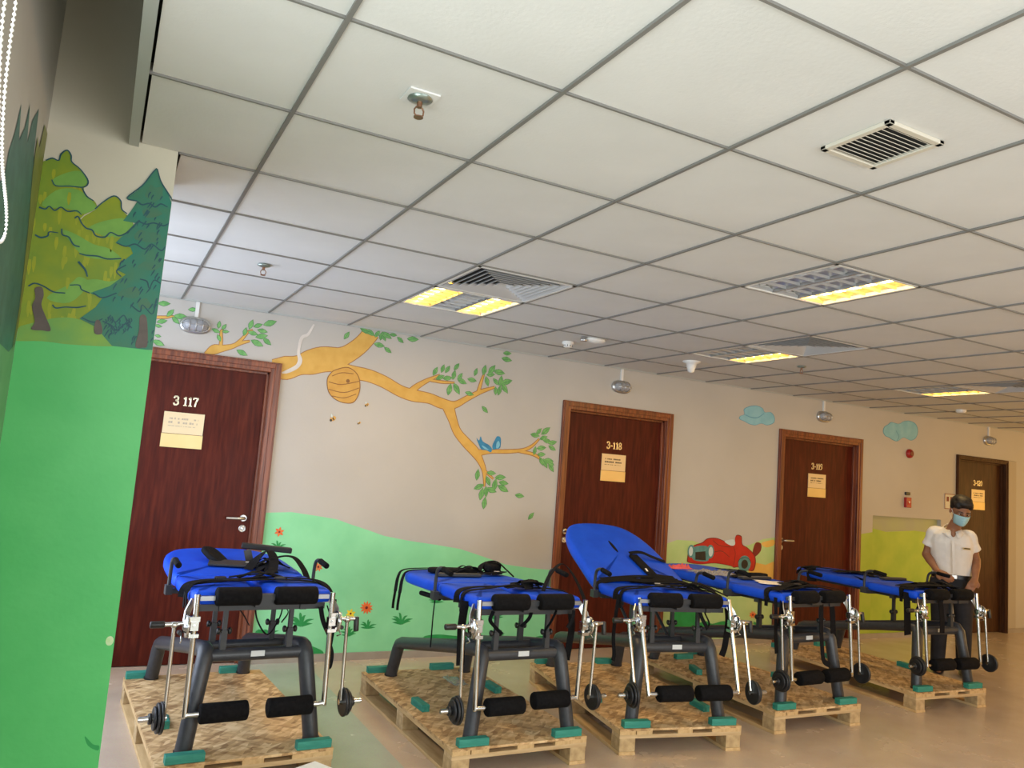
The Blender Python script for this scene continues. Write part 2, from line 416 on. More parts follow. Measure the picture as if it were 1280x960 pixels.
# left side: window beside the camera, pillar, bay window beyond
mb = MB().box(SIDE - .12, SIDE, YF, -2.6, 0, 3.1).box(SIDE - .12, SIDE, -2.6, -0.1, 0, .5).box(SIDE - .12, SIDE, -2.6, -0.1, 2.42, 3.1).box(SIDE - .12, SIDE, -0.1, 1.9, 0, 3.1)
wall_left = struct(mb.build('wall_left', 'wall_grey'))
mb = MB().box(SIDE - .02, 0.327, PILLAR, 1.62, 0, 3.1)
pillar = struct(mb.build('wall_pillar', 'wall_cream'))
mb = MB().box(-.8, -.7, 1.62, WALL, 0, .45).box(-.8, -.7, 1.62, WALL, 2.42, 2.9).box(-.8, -.7, 1.5, 1.72, 0, 2.9).box(-.8, -.7, 3.8, WALL, 0, 2.9).box(-.8, SIDE - .02, 1.52, 1.62, 0, 2.9)
struct(mb.build('wall_bay', 'wall'))
mb = MB()
for y in (1.72, 2.4, 3.1, 3.74): mb.box(-.78, -.73, y, y + .05, .45, 2.42)
mb.box(-.78, -.73, 1.72, 3.79, .45, .5).box(-.78, -.73, 1.72, 3.79, 2.37, 2.42)
struct(mb.build('window_1', 'white_plastic'))
mb = MB()
for y in (-2.6, -1.78, -.97, -.15): mb.box(SIDE - .1, SIDE - .05, y, y + .05, .5, 2.42)
mb.box(SIDE - .1, SIDE - .05, -2.6, -.1, .5, .55).box(SIDE - .1, SIDE - .05, -2.6, -.1, 2.37, 2.42)
struct(mb.build('window_2', 'white_plastic'))
# baseboards
mb = MB(); x = 0.35
for a, b, h in DOORS: 
    if a > x: mb.box(x, a, WALL - .012, WALL, 0, .055)
    x = b
mb.box(x, XR, WALL - .012, WALL, 0, .055)
struct(mb.build('baseboard_back', 'baseb'))
struct(bevel(MB().box(10.432, 10.60, WALL - .02, WALL + .01, .055, 2.133).build('pale_band_1', new_mat('pale_grey_band', (0.42, 0.38, 0.31), .6))))  # shallow raised board standing for a pale grey band of wall
lab(D.objects['pale_band_1'], 'pale grey raised band right of the walnut door')

# ceiling: grid bars and tiles
ceiling = struct(MB().box(0.20, XR, YF, PILLAR + .2, CEIL + .05, CEIL + .09).box(-.8, XR, PILLAR + .2, WALL, CEIL + .05, CEIL + .09).build('ceiling', 'dark'))
struct(MB().box(-.9, XR, YF, WALL + .1, 3.1, 3.14).build('ceiling_slab', 'wall_grey'))
T_ = 0.6
tile0 = None
special = {(5, 1): 'L', (3, 4): 'L', (7, 4): 'L', (11, 4): 'L', (3, 3): 'D', (7, 3): 'D', (11, 3): 'D'}
def tile_mesh(x0, x1, y0, y1): return MB().box(x0, x1, y0, y1, 0.004, 0.020)
full = tile_mesh(.003, .597, .003, .597)
for i in range(-2, 21):
    for j in range(-7, 7):
        if (i, j) in special: continue
        x0, x1, y0, y1 = i * T_, (i + 1) * T_, j * T_, min((j + 1) * T_, WALL)
        lo = 0.205 if j < 2 else (.335 if j == 2 and i >= 0 else -.7)
        if x1 <= lo + .05: continue
        if i >= 0 and j < -4: pass
        if x0 >= lo and y1 - y0 > .59:
            if tile0 is None: tile0 = full.build('ceiling_tile', 'tile', ceiling, (x0, y0, CEIL))
            else: inst(tile0, ceiling, (x0, y0, CEIL))
        else:
            c0 = max(x0, lo) - x0
            tile_mesh(c0 + .003, .597, .003, y1 - y0 - .003).build('ceiling_tile', 'tile', ceiling, (x0, y0, CEIL))
bx_, by_ = None, None
for j in range(-6, 7):
    x0 = .19 if j < 2 else (.33 if j == 2 else -.7)
    MB().box(x0, XR, j * T_ - .0042, j * T_ + .0042, CEIL - .003, CEIL + .03).build('grid_bar', 'tbar', ceiling)
for i in range(-1, 21):
    y0 = YF if i > 0 else PILLAR + .43
    MB().box(i * T_ - .0062, i * T_ + .0062, y0, WALL, CEIL - .004, CEIL + .03).build('grid_bar', 'tbar', ceiling)
MB().box(.168, .200, YF, PILLAR, CEIL - .012, CEIL + .57).build('edge_trim', 'tbar_light', ceiling)
MB().box(.20, XR, WALL - .016, WALL, CEIL - .006, CEIL + .01).build('wall_angle', 'tbar_light', ceiling)

# ------------------------------------------------------------------ ceiling fittings
M['tube_lit'] = emissive('warm_fluorescent_tube', (1.0, 0.74, 0.28), 14.0)
M['bay_lit'] = new_mat('lit_bay_reflector', (0.95, 0.72, 0.30), 0.35, 0.3)  # yellow glow of the lit tubes put into the reflector colour
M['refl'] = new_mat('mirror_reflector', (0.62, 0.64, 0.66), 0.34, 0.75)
M['tube_off'] = new_mat('unlit_tube', (0.7, 0.7, 0.72), 0.3)
def troffer(i, j, lit, label):
    t = thing('ceiling_light', label, 'ceiling light', (i * T_ + .3, j * T_ + .3, CEIL), 0, 'recessed louvred ceiling lights')
    f = MB(); a = .292
    f.box(-a, a, -a, -a + .016, -.004, .03).box(-a, a, a - .016, a, -.004, .03).box(-a, -a + .016, -a, a, -.004, .03).box(a - .016, a, -a, a, -.004, .03)
    f.build('frame', 'white_plastic', t)
    MB().box(-a, a, -a, a, .044, .047).build('housing', 'refl', t)
    for k in range(3):
        x0 = -.276 + k * .184; x1 = x0 + .184
        on = lit[k]
        rf = MB(); n = 8; prof = []
        for q in range(n + 1):
            u = -1 + 2 * q / n; prof.append((x0 + .092 + u * .086, .008 + .032 * math.sqrt(max(0, 1 - u * u * .96))))
        vs = []; 
        for (x, z) in prof: vs += [(x, -.274, z), (x, .274, z)]
        rf.add(vs, [(2 * q, 2 * q + 1, 2 * q + 3, 2 * q + 2) for q in range(n)], True)
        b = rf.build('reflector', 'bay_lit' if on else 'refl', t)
        MB().cyl((x0 + .092, -.268, .026), (x0 + .092, .268, .026), .0085, 10).build('tube', 'tube_lit' if on else 'tube_off', b)
        lv = None
        for q in range(7):
            y = -.268 + q * .0893
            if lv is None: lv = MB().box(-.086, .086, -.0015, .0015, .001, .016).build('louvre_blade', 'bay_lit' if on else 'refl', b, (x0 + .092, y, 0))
            else: inst(lv, b, (x0 + .092, y, 0))
    d = MB()
    for x in (-.092, .092): d.box(x - .004, x + .004, -.276, .276, -.001, .02)
    d.build('divider', 'steel', t)
    for k in range(3):
        if lit[k]:
            l = D.lights.new('tube_light', 'AREA'); l.shape = 'RECTANGLE'; l.size = .15; l.size_y = .52; l.energy = 7.0; l.color = (1, .66, .28)
            o = D.objects.new('tube_light', l); COL.objects.link(o); o.parent = t; o.location = (-.184 + k * .184, 0, -.012)
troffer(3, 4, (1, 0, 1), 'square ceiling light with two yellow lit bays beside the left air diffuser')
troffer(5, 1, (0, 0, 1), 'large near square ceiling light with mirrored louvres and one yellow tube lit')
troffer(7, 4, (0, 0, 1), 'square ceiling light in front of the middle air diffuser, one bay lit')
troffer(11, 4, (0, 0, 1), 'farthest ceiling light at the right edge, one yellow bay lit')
def diffuser(i, j, label):
    t = thing('air_diffuser', label, 'air diffuser', (i * T_ + .3, j * T_ + .3, CEIL), 0, 'square ceiling air diffusers')
    MB().box(-.29, .29, -.29, .29, .046, .048).build('duct_opening', 'dark', t)
    f = MB(); a = .296
    f.box(-a, a, -a, -a + .02, -.004, .02).box(-a, a, a - .02, a, -.004, .02).box(-a, -a + .02, -a, a, -.004, .02).box(a - .02, a, -a, a, -.004, .02)
    f.build('frame', 'white_plastic', t)
    for k in range(7):
        o_ = .268 - k * .037; i_ = o_ - .019
        z0, z1 = -.002, .016
        vs = []
        for r_, z in ((o_, z0), (i_, z1), (i_ - .0025, z1), (o_ - .0025, z0 - .001)):
            vs += [(-r_, -r_, z), (r_, -r_, z), (r_, r_, z), (-r_, r_, z)]
        fs = []
        for lvl in range(3):
            for q in range(4): a_ = lvl * 4 + q; b_ = lvl * 4 + (q + 1) % 4; fs.append((a_, b_, b_ + 4, a_ + 4))
        for q in range(4): fs.append((12 + q, 12 + (q + 1) % 4, (q + 1) % 4, q))
        MB().add(vs, fs).build('vane', 'vane', t)
diffuser(3, 3, 'louvred square air diffuser beside the two-bay ceiling light')
diffuser(7, 3, 'square air diffuser behind the middle ceiling light')
diffuser(11, 3, 'square air diffuser at the right edge of the picture')
t = thing('air_vent', 'small cream slatted air vent set in a ceiling tile', 'vent', (3.54 * T_, -.475 * T_, CEIL), 0)
f = MB(); a = .118
f.box(-a, a, -a, -a + .02, -.008, .004).box(-a, a, a - .02, a, -.008, .004).box(-a, -a + .02, -a, a, -.008, .004).box(a - .02, a, -a, a, -.008, .004)
M['cream_metal'] = new_mat('cream_painted_metal', (.60, .56, .47), .45)
bevel(f.build('frame', 'cream_metal', t), .002)
MB().box(-a + .01, a - .01, -a + .01, a - .01, .0025, .0038).build('duct_opening', 'dark', t)
s0 = None
for k in range(11):
    y = -.088 + k * .0176
    if s0 is None: s0 = MB().box(-.099, .099, -.005, .005, -.0008, .0008, Matrix.Rotation(R(38), 4, 'X')).build('slat', 'cream_metal', t, (0, y, -.002))
    else: inst(s0, t, (0, y, -.002))
M['copper'] = new_mat('aged_copper', (.30, .16, .10), .35, .9)
M['collar_metal'] = new_mat('sprinkler_escutcheon', (.30, .36, .33), .3, .8)
def sprinkler(x, y, label, patch=False):
    t = thing('fire_sprinkler', label, 'sprinkler', (x, y, CEIL), 0, 'ceiling fire sprinklers')
    if patch: MB().box(-.045, .045, -.045, .045, -.0025, .003).build('patch_plate', 'tile', t)
    MB().lathe([(.012, .004), (.034, .002), (.036, -.004), (.020, -.010), (.010, -.012)], (0, 0, -.002), 20).build('escutcheon', 'collar_metal', t)
    b = MB().cyl((0, 0, -.008), (0, 0, -.030), .008, 10)
    for s in (-1, 1): b.tube([(s * .008, 0, -.028), (s * .014, 0, -.038), (s * .013, 0, -.050), (s * .004, 0, -.058)], .0025, 6)
    b.build('sprinkler_body', 'copper', t)
    MB().cyl((0, 0, -.057), (0, 0, -.060), .014, 14).build('deflector', 'copper', t)
sprinkler(.889, .271, 'nearest copper fire sprinkler hanging from the ceiling tile with square patch', True)
sprinkler(.894, 2.668, 'copper fire sprinkler high left, nearer the back wall')
sprinkler(5.156, 2.736, 'small fire sprinkler to the right below the middle air diffuser')
t = thing('smoke_detector', 'white round smoke detector left of the oval ceiling lamp', 'smoke detector', (3.323, 3.375, CEIL))
MB().lathe([(.045, .004), (.048, -.012), (.044, -.018)], (0, 0, 0), 20).build('base', 'white_plastic', t)
MB().lathe([(.036, -.018), (.034, -.036), (.022, -.042), (.004, -.043)], (0, 0, 0), 20).build('sensor_head', 'white_plastic', t)
v = MB()
for k in range(10): a = 2 * PI * k / 10; v.box(-.003, .003, -.0355 - .001, -.034, -.033, -.022, Matrix.Rotation(a, 4, 'Z'))
v.build('vent_slot', 'blackplastic', t)
t = thing('emergency_light', 'white oval emergency lamp with one spotlight on the ceiling', 'emergency light', (3.35, 3.08, CEIL))
MB().ell((0.03, 0, -.008), .085, .05, .026, 20, 8).build('housing', 'white_plastic', t)
MB().lathe([(.02, .02), (.026, 0), (.026, -.012), (.018, -.014)], (-.075, 0, -.02), 16).build('lamp_head', 'steel', t)
t = thing('ceiling_speaker', 'white cone shaped ceiling fitting right of the emergency lamp', 'ceiling fitting', (4.50, 3.31, CEIL))
MB().lathe([(.066, .004), (.068, -.006), (.045, -.016), (.036, -.05), (.026, -.085), (.006, -.092)], (0, 0, 0), 24).build('cone', 'white_plastic', t)
MB().lathe([(.075, .004), (.075, -.003), (.06, -.005)], (0, 0, 0), 24).build('rim', 'white_plastic', t)
t = thing('smoke_detector', 'small white smoke detector near the far right end of the ceiling', 'smoke detector', (8.3, 3.41, CEIL))
MB().lathe([(.05, .004), (.052, -.014), (.04, -.03), (.01, -.034)], (0, 0, 0), 20).build('base', 'white_plastic', t)

def bulkhead(x, z, label):
    t = thing('bulkhead_lamp', label, 'wall lamp', (x, WALL, z), 0, 'oval caged bulkhead lamps along the wall')
    MB().box(-.012, .012, -.016, 0, .05, CEIL - z - .004).build('conduit', 'white_plastic', t)
    def ov(rx, rz, y, n=28): return [Vector((rx * math.copysign(abs(math.cos(a)) ** .8, math.cos(a)), y, rz * math.copysign(abs(math.sin(a)) ** .8, math.sin(a)))) for a in [2 * PI * k / n for k in range(n)]]
    MB().rings([ov(.104, .060, 0), ov(.104, .060, -.018), ov(.098, .054, -.026), ov(.088, .044, -.028)]).build('base', 'steel', t)
    MB().rings([ov(.088, .044, -.024), ov(.082, .040, -.05), ov(.066, .030, -.068), ov(.03, .012, -.075)]).build('lens', 'lens', t)
    g = MB()
    for xx in (-.045, 0.0, .045):
        h = .046 if xx == 0 else .043
        g.tube([(xx, -.024, h), (xx, -.055, h * .95), (xx, -.074, h * .55), (xx, -.080, 0), (xx, -.074, -h * .55), (xx, -.055, -h * .95), (xx, -.024, -h)], .0026, 6)
    g.tube([(-.092, -.024, 0), (-.086, -.055, 0), (-.06, -.076, 0), (0, -.082, 0), (.06, -.076, 0), (.086, -.055, 0), (.092, -.024, 0)], .0026, 6)
    g.tube([p + Vector((0, -.012, 0)) for p in ov(.091, .046, -.020, 24)] + [ov(.091, .046, -.032, 24)[0]], .003, 6)
    g.build('guard_cage', 'steel', t)
bulkhead(.71, 2.355, 'oval caged wall lamp above door 3-117, far left')
bulkhead(4.402, 2.357, 'oval caged wall lamp above door 3-118')
bulkhead(7.076, 2.354, 'oval caged wall lamp above door 3-119, between the two blue clouds')
bulkhead(10.03, 2.353, 'oval caged wall lamp above the walnut door, far right')

# ------------------------------------------------------------------ doors
def text_mesh(s, size, name, mat, parent, loc, ext=.002, bold=.0, align='CENTER'):
    cu = D.curves.new('txt', 'FONT'); cu.body = s; cu.size = size; cu.align_x = align; cu.align_y = 'CENTER'; cu.extrude = ext; cu.offset = bold
    cu.space_character = 1.05
    ob = D.objects.new('txt', cu); COL.objects.link(ob)
    bpy.context.view_layer.update()
    dg = bpy.context.evaluated_depsgraph_get()
    me = D.meshes.new_from_object(ob.evaluated_get(dg)); D.objects.remove(ob)
    me.materials.clear(); me.materials.append(M[mat])
    me.transform(Matrix.Rotation(R(90), 4, 'X'))
    o = D.objects.new(name, me); COL.objects.link(o); o.parent = parent; o.location = loc
    return o
def seg_digits(s, h, name, mat, parent, loc):
    """serifed metal numerals drawn as strokes"""
    mb = MB(); x = 0; th = h * .17
    def st(pts, w=None):
        w = w or th
        mb.tube([(x + p[0] * h, 0, p[1] * h) for p in pts], .0, sq=(w, .004)) if False else None
        P = [Vector((x + p[0] * h, p[1] * h)) for p in pts]
        for k in range(len(P) - 1):
            a, b = P[k], P[k + 1]; d = (b - a).normalized(); n_ = Vector((-d.y, d.x)) * w / 2; a = a - d * w * .25; b = b + d * w * .25
            q = [a + n_, a - n_, b - n_, b + n_]
            vs = [(p.x, 0, p.y) for p in q] + [(p.x, -.004, p.y) for p in q]
            mb.add(vs, [(0, 1, 2, 3), (7, 6, 5, 4), (0, 4, 5, 1), (1, 5, 6, 2), (2, 6, 7, 3), (3, 7, 4, 0)])
    for ch in s:
        if ch == ' ': x += h * .35; continue
        if ch == '-': st([(.06, .42), (.32, .42)], th * .8); x += h * .42; continue
        if ch == '1': st([(.10, .78), (.25, .95), (.25, .05)]); st([(.08, .02), (.42, .02)], th * .5); x += h * .52
        if ch == '3': st([(.05, .80), (.12, .95), (.32, .98), (.46, .85), (.44, .62), (.25, .52)]); st([(.25, .52), (.46, .42), (.50, .18), (.34, .02), (.12, .03), (.04, .18)]); x += h * .66
        if ch == '7': st([(.04, .80), (.06, .96), (.52, .96)], th * .8); st([(.50, .94), (.32, .50), (.24, .03)]); x += h * .62
        if ch == '8': st([(.27, .52), (.10, .65), (.10, .85), (.27, .98), (.44, .85), (.44, .65), (.27, .52), (.06, .34), (.08, .12), (.27, .02), (.47, .12), (.48, .34), (.27, .52)], th * .85); x += h * .62
        if ch == '9': st([(.46, .70), (.40, .92), (.22, .98), (.06, .84), (.07, .60), (.24, .48), (.44, .60), (.46, .75), (.42, .35), (.26, .08), (.08, .03)], th * .85); x += h * .62
        if ch == '2': st([(.05, .78), (.12, .95), (.34, .98), (.47, .82), (.40, .55), (.06, .06)]); st([(.04, .04), (.52, .04)], th); x += h * .66
        if ch == '0': st([(.27, .02), (.08, .2), (.05, .5), (.08, .8), (.27, .98), (.46, .8), (.49, .5), (.46, .2), (.27, .02)], th * .85); x += h * .64
    for i in range(len(mb.v)): mb.v[i] = (mb.v[i][0] - x / 2, mb.v[i][1], mb.v[i][2])
    return mb.build(name, mat, parent, loc)
def words(mb, x0, x1, z, h, y, dens=.78, rnd=random.Random(3)):
    x = x0
    while x < x1:
        w_ = rnd.uniform(.5, 1.1) * h * .9
        if rnd.random() < dens: mb.box(x, min(x + w_, x1), y - .0006, y, z - h / 2, z + h / 2 * rnd.uniform(.6, 1))
        x += w_ + h * .22
def door(n, a, b, h, num, mat, label, handle=True, side=1, frame_w=.075, pale=False):
    d = D.objects.new('door_%d' % n, None); COL.objects.link(d); d.location = ((a + b) / 2, WALL, 0); struct(d)
    d['label'] = label
    W = (b - a) / 2
    fm = 'wood_frame' if mat == 'door' else mat
    f = MB()
    # stepped architrave, jambs and head
    for s in (-1, 1):
        xs = sorted((s * W, s * (W - frame_w))); f.box(xs[0], xs[1], -.022, .0, 0, h)
        xs = sorted((s * (W - frame_w * .15), s * (W - frame_w * .62))); f.box(xs[0], xs[1], -.030, -.02, 0, h - frame_w * .15)
        xs = sorted((s * (W - .004), s * (W - frame_w - .002))); f.box(xs[0], xs[1], 0, .14, 0, h - .002)
        xs = sorted((s * (W - frame_w), s * (W - frame_w - .018))); f.box(xs[0], xs[1], .03, .14, 0, h - frame_w)
    f.box(-W + frame_w, W - frame_w, -.022, .0, h - frame_w, h)
    f.box(-W + frame_w * .62, W - frame_w * .62, -.030, -.02, h - frame_w * .62, h - frame_w * .15)
    f.box(-W + frame_w, W - frame_w, 0, .14, h - frame_w - .002, h - .003)
    f.box(-W + frame_w, W - frame_w, .03, .14, h - frame_w - .018, h - frame_w)
    bevel(f.build('door_frame', fm, d), .003)
    L = W - frame_w - .004
    lf = MB().box(-L, L, .052, .092, .006, h - frame_w - .006).build('door_leaf', mat, d)
    y = .052
    if handle:
        hx = side * (L - .062)
        hd = MB().lathe([(.026, 0), (.026, .006), (.022, .009)], (hx, y, 1.02), 20, 'y')
        hd.tube([(hx, y - .005, 1.02), (hx, y - .045, 1.02), (hx - side * .012, y - .056, 1.02), (hx - side * .05, y - .058, 1.02), (hx - side * .125, y - .056, 1.02)], [.011, .011, .0115, .0105, .009], 12)
        hd.build('door_handle', 'steel', d)
        MB().lathe([(.026, 0), (.026, .005), (.021, .008), (.019, .006), (.009, .006), (.008, .010)], (hx, y, .945), 20, 'y').build('lock_cylinder', 'steel', d)
    seg_digits(num, .062, 'door_number', 'num', d, (0, y, 1.785))
    pl = MB().box(-.133, .133, y - .006, y, 1.585, 1.735).build('name_plate', 'brass_top', d)
    MB().box(-.136, .136, y - .007, y, 1.488, 1.582).build('name_plate', 'brass', d)
    wd = MB(); words(wd, -.095, .095, 1.690, .013, y - .006); words(wd, -.10, .09, 1.663, .015, y - .006); words(wd, -.10, .08, 1.638, .006, y - .006, .6)
    wd.build('plate_text', 'ink_pale' if pale else 'ink', pl)
    return d
door(1, *DOORS[0], '3 117', 'door', 'mahogany door 3-117 beside the green pillar', pale=True)
door(2, *DOORS[1], '3-118', 'door', 'mahogany door 3-118 behind the raised blue backrest', handle=True, side=-1)
door(3, *DOORS[2], '3-119', 'door', 'mahogany door 3-119 right of the painted red car', side=-1)
door(4, *DOORS[3], '3-120', 'door_brown', 'walnut door behind the standing man', handle=False, frame_w=.05)

# ------------------------------------------------------------------ wall fittings on the right
bx = lambda px, py: on_back(px, py)
x_, z_ = bx(1136, 567)
t = thing('alarm_sounder', 'round red alarm sounder high on the wall', 'alarm', (x_, WALL, z_))
MB().lathe([(.052, 0), (.052, .018), (.044, .034), (.02, .042), (.004, .043)], (0, 0, 0), 24, 'y').build('housing', 'red', t)
MB().lathe([(.03, .034), (.03, .044), (.026, .045)], (0, 0, 0), 20, 'y').build('grille', new_mat('dark_red_plastic', (.16, .01, .01), .4), t)
x_, z_ = bx(1133, 628)
t = thing('call_point', 'red fire alarm call point with white mark on the wall', 'call point', (x_, WALL, z_))
bevel(MB().box(-.045, .045, -.035, 0, -.058, .058).build('housing', 'red', t), .005)
MB().box(-.022, .022, -.038, -.034, -.03, .012).build('glass_pane', 'carred', t)
MB().add([(-.018, -.0392, .014), (.018, -.0392, .014), (0, -.0392, -.012), (-.018, -.0385, .014), (.018, -.0385, .014), (0, -.0385, -.012)], [(0, 1, 2), (3, 5, 4), (0, 3, 4, 1), (1, 4, 5, 2), (2, 5, 3, 0)]).build('white_mark', 'white_plastic', t)
x_, z_ = bx(1133.5, 617)
tag(bevel(MB().box(-.038, .038, -.02, 0, -.018, .018).build('black_device', 'blackplastic', None, (x_, WALL, z_)), .004), 'small black box on the wall just above the red call point', 'wall device')
x_, z_ = bx(1215, 628)
x_ = 9.27
t = thing('wall_notice', 'small framed notice on the wall left of the walnut door', 'notice', (9.27, WALL, 1.57))
MB().box(-.10, .10, -.006, 0, -.10, .08).build('sheet', 'wall_cream', t)
f = MB().box(-.10, .10, -.009, -.006, .072, .08).box(-.10, .10, -.009, -.006, -.10, -.092).box(-.10, -.092, -.009, -.006, -.10, .08).box(.092, .10, -.009, -.006, -.10, .08)
f.build('border', new_mat('rust_ink', (.30, .10, .05), .6), t)
MB().box(-.06, -.02, -.0085, -.006, -.01, .045).box(.01, .06, -.0085, -.006, -.01, .045).build('symbol', 'cardark', t)

# ------------------------------------------------------------------ back wall mural
Z3 = 1 / 3
mc = Mural('y', WALL, on_back, (320, 360, Z3))
hill = MB()
hp = [(50, 272), (150, 270), (250, 285), (340, 300), (400, 322), (470, 345), (540, 370), (640, 390), (760, 408), (860, 425), (950, 455), (1050, 490), (1150, 505), (1225, 512)]
m4 = Mural('y', WALL, on_back, (320, 560, .2969))
uv = [(1.338, on_back(330, 641)[1])] + [m4.px(*p) for p in hp] + [(3.789, m4.px(1230, 512)[1])]
uv = [(max(1.338, min(3.789, u)), v) for u, v in uv]
m4.uvpoly(hill, uv + [(3.789, .056), (1.338, .056)], 0)
hill.build('painted_hill', 'mint', wall_back)
dg_ = MB()
m4.poly(dg_, [(0, 770), (60, 775), (130, 800), (210, 825), (280, 855), (250, 875), (0, 872)], 1)
m4.poly(dg_, [(700, 800), (760, 785), (830, 790), (950, 800), (1000, 810), (980, 865), (720, 862)], 1)
m4.poly(dg_, [(1170, 800), (1225, 795), (1225, 850), (1180, 850)], 1)
def tuft(mu, mb, x, y, s, layer=2, rnd=random.Random(5)):
    for a, l in ((35, 1.0), (65, .95), (92, 1.15), (125, 1.0), (150, .9), (15, .75), (168, .7)):
        a += rnd.uniform(-8, 8); r = R(a); L_ = l * s
        mu.stroke(mb, [(x, y, s * .16), (x + math.cos(r) * L_ * .5, y - math.sin(r) * L_ * .6, s * .17), (x + math.cos(r) * L_, y - math.sin(r) * L_ * .75, 1)], layer)
for x, y, s in ((92, 425, 42), (190, 748, 65), (390, 790, 45), (470, 758, 42), (612, 740, 55), (1010, 720, 42), (1025, 790, 26), (60, 790, 45), (180, 820, 22), (210, 822, 20), (240, 590, 34), (760, 650, 40)): tuft(m4, dg_, x, y, s)
dg_.build('painted_grass', 'deepgreen', wall_back)
def flower(mu, mbp, mbc, x, y, r, n, layer=3):
    for k in range(n):
        a = 2 * PI * k / n + .3; mu.leaf(mbp, x + math.cos(a) * r * .58, y - math.sin(a) * r * .58, math.degrees(a), r * .95, layer, wd=.55 if n < 8 else .34)
    mu.blob(mbc, x, y, r * .22, r * .22, layer + 1, 10)
fo, fy, fc = MB(), MB(), MB()
for x, y, r, n in ((98, 353, 20, 6), (262, 500, 20, 8), (465, 672, 27, 11)): flower(m4, fo, fc, x, y, r, n)
flower(m4, fy, fc, 398, 697, 20, 6)
fo.build('painted_flower', 'orange', wall_back); fy.build('painted_flower', 'yellow', wall_back); fc.build('flower_centre', 'cardark', wall_back)

BR = [[(60, 300, 60), (110, 300, 84), (160, 290, 70), (200, 280, 88), (250, 268, 92), (305, 268, 86)],
      [(290, 268, 80), (340, 250, 64), (385, 220, 60), (415, 190, 58), (432, 166, 62)],
      [(290, 292, 50), (350, 314, 48), (420, 328, 44), (480, 352, 42), (540, 386, 40), (590, 403, 42), (650, 414, 36), (700, 434, 36), (745, 438, 24), (790, 415, 18), (840, 390, 14), (895, 372, 5)],
      [(575, 398, 30), (600, 372, 20), (640, 348, 13), (690, 326, 4)], [(655, 346, 7), (700, 353, 8), (745, 355, 3)],
      [(832, 395, 12), (845, 350, 8), (856, 318, 3)],
      [(720, 442, 46), (738, 495, 32), (755, 540, 30), (788, 580, 34), (820, 614, 34), (842, 650, 22), (856, 690, 14), (856, 745, 3)], [(852, 680, 9), (890, 716, 3)],
      [(822, 620, 24), (880, 613, 12), (940, 613, 12), (1000, 608, 10), (1035, 592, 8), (1062, 566, 3)], [(985, 612, 8), (1040, 624, 9), (1075, 648, 3)]]
BR2 = [[(385, 410, 10), (430, 388, 44), (470, 382, 30), (520, 372, 20), (560, 356, 16), (610, 345, 6)], [(540, 362, 14), (570, 335, 11), (600, 300, 8), (625, 290, 4)], [(462, 380, 14), (466, 340, 12), (466, 300, 9), (475, 285, 4)], [(140, 226, 10), (190, 226, 10), (215, 222, 8), (240, 226, 3)]]
mq = Mural('y', WALL, on_back, (160, 340, .25))
g1, g2 = MB(), MB()
for s in BR: mc.stroke(g1, s, 0, .006); mc.stroke(g2, s, 1)
for s in BR2: mq.stroke(g1, s, 0, .005); mq.stroke(g2, s, 1)
g1.build('branch_outline', 'branch_line', wall_back); g2.build('painted_branch', 'branch', wall_back)
LV = [(340, 178, 60, 34), (405, 158, -25, 34), (430, 168, -30, 36), (455, 172, 60, 30), (470, 180, 80, 32), (492, 178, -30, 38), (515, 176, 0, 26), (541, 195, -35, 30), (588, 192, 5, 42), (462, 214, -5, 40), (494, 233, -30, 32), (420, 165, 15, 30), (480, 186, -60, 28),
      (942, 245, 5, 30), (940, 268, -5, 38), (752, 295, 55, 30), (672, 312, 65, 34), (700, 302, 75, 30), (690, 335, 30, 34), (718, 305, 60, 30), (718, 338, 10, 36), (742, 326, 80, 34), (765, 332, 60, 30), (772, 350, -20, 38), (725, 380, 80, 42), (752, 378, -55, 44), (810, 345, -5, 34), (824, 315, 75, 28), (856, 308, 80, 36), (884, 306, 55, 40), (866, 350, -70, 34), (912, 316, -5, 42), (880, 325, 10, 30), (800, 396, -10, 32), (900, 352, -40, 30), (918, 348, 85, 36), (940, 352, 20, 42), (932, 376, -50, 40), (912, 384, 80, 34), (898, 386, -85, 28), (858, 456, -40, 30),
      (1046, 552, -5, 34), (1060, 538, 50, 28), (1086, 536, 40, 40), (1078, 562, 20, 30), (1092, 574, -5, 32), (1112, 580, 15, 32), (1045, 610, 80, 28), (1070, 600, 10, 34), (1070, 624, 5, 30), (1110, 600, -25, 30), (1070, 650, -60, 30), (1084, 658, -60, 34), (1096, 648, 0, 38), (1106, 672, -55, 36), (1104, 656, -25, 30),
      (830, 700, 85, 38), (882, 694, 0, 34), (916, 710, 5, 40), (870, 724, -60, 36), (928, 731, -5, 36), (895, 738, 80, 44), (926, 752, -25, 44), (836, 745, 25, 40), (845, 772, 80, 42), (862, 764, -85, 36), (882, 758, -15, 40), (856, 806, 85, 40), (988, 779, -5, 34), (1031, 855, 50, 30)]
LV2 = [(180, 158, 8, 62), (325, 188, 8, 46), (212, 205, 55, 52), (262, 222, 5, 66), (238, 242, -40, 50), (170, 247, 18, 52), (152, 270, -5, 34), (150, 320, -5, 30), (152, 355, -18, 64), (455, 264, 85, 40), (480, 275, 60, 36), (440, 294, -20, 44), (488, 298, 5, 34), (455, 330, -60, 38), (615, 262, 75, 52), (585, 298, 80, 44), (650, 268, 25, 46), (672, 295, -5, 50), (624, 306, -10, 50), (710, 256, 25, 68), (668, 322, 15, 60), (645, 356, -20, 66), (695, 348, -35, 52), (570, 404, -20, 58)]
l1, l2, l3 = MB(), MB(), MB()
for q in LV: mc.leaf(l1, *q, 2, .0035); mc.leaf(l2, *q, 3, 0)
for q in LV2: mq.leaf(l1, *q, 2, .0035); mq.leaf(l2, *q, 3, 0)
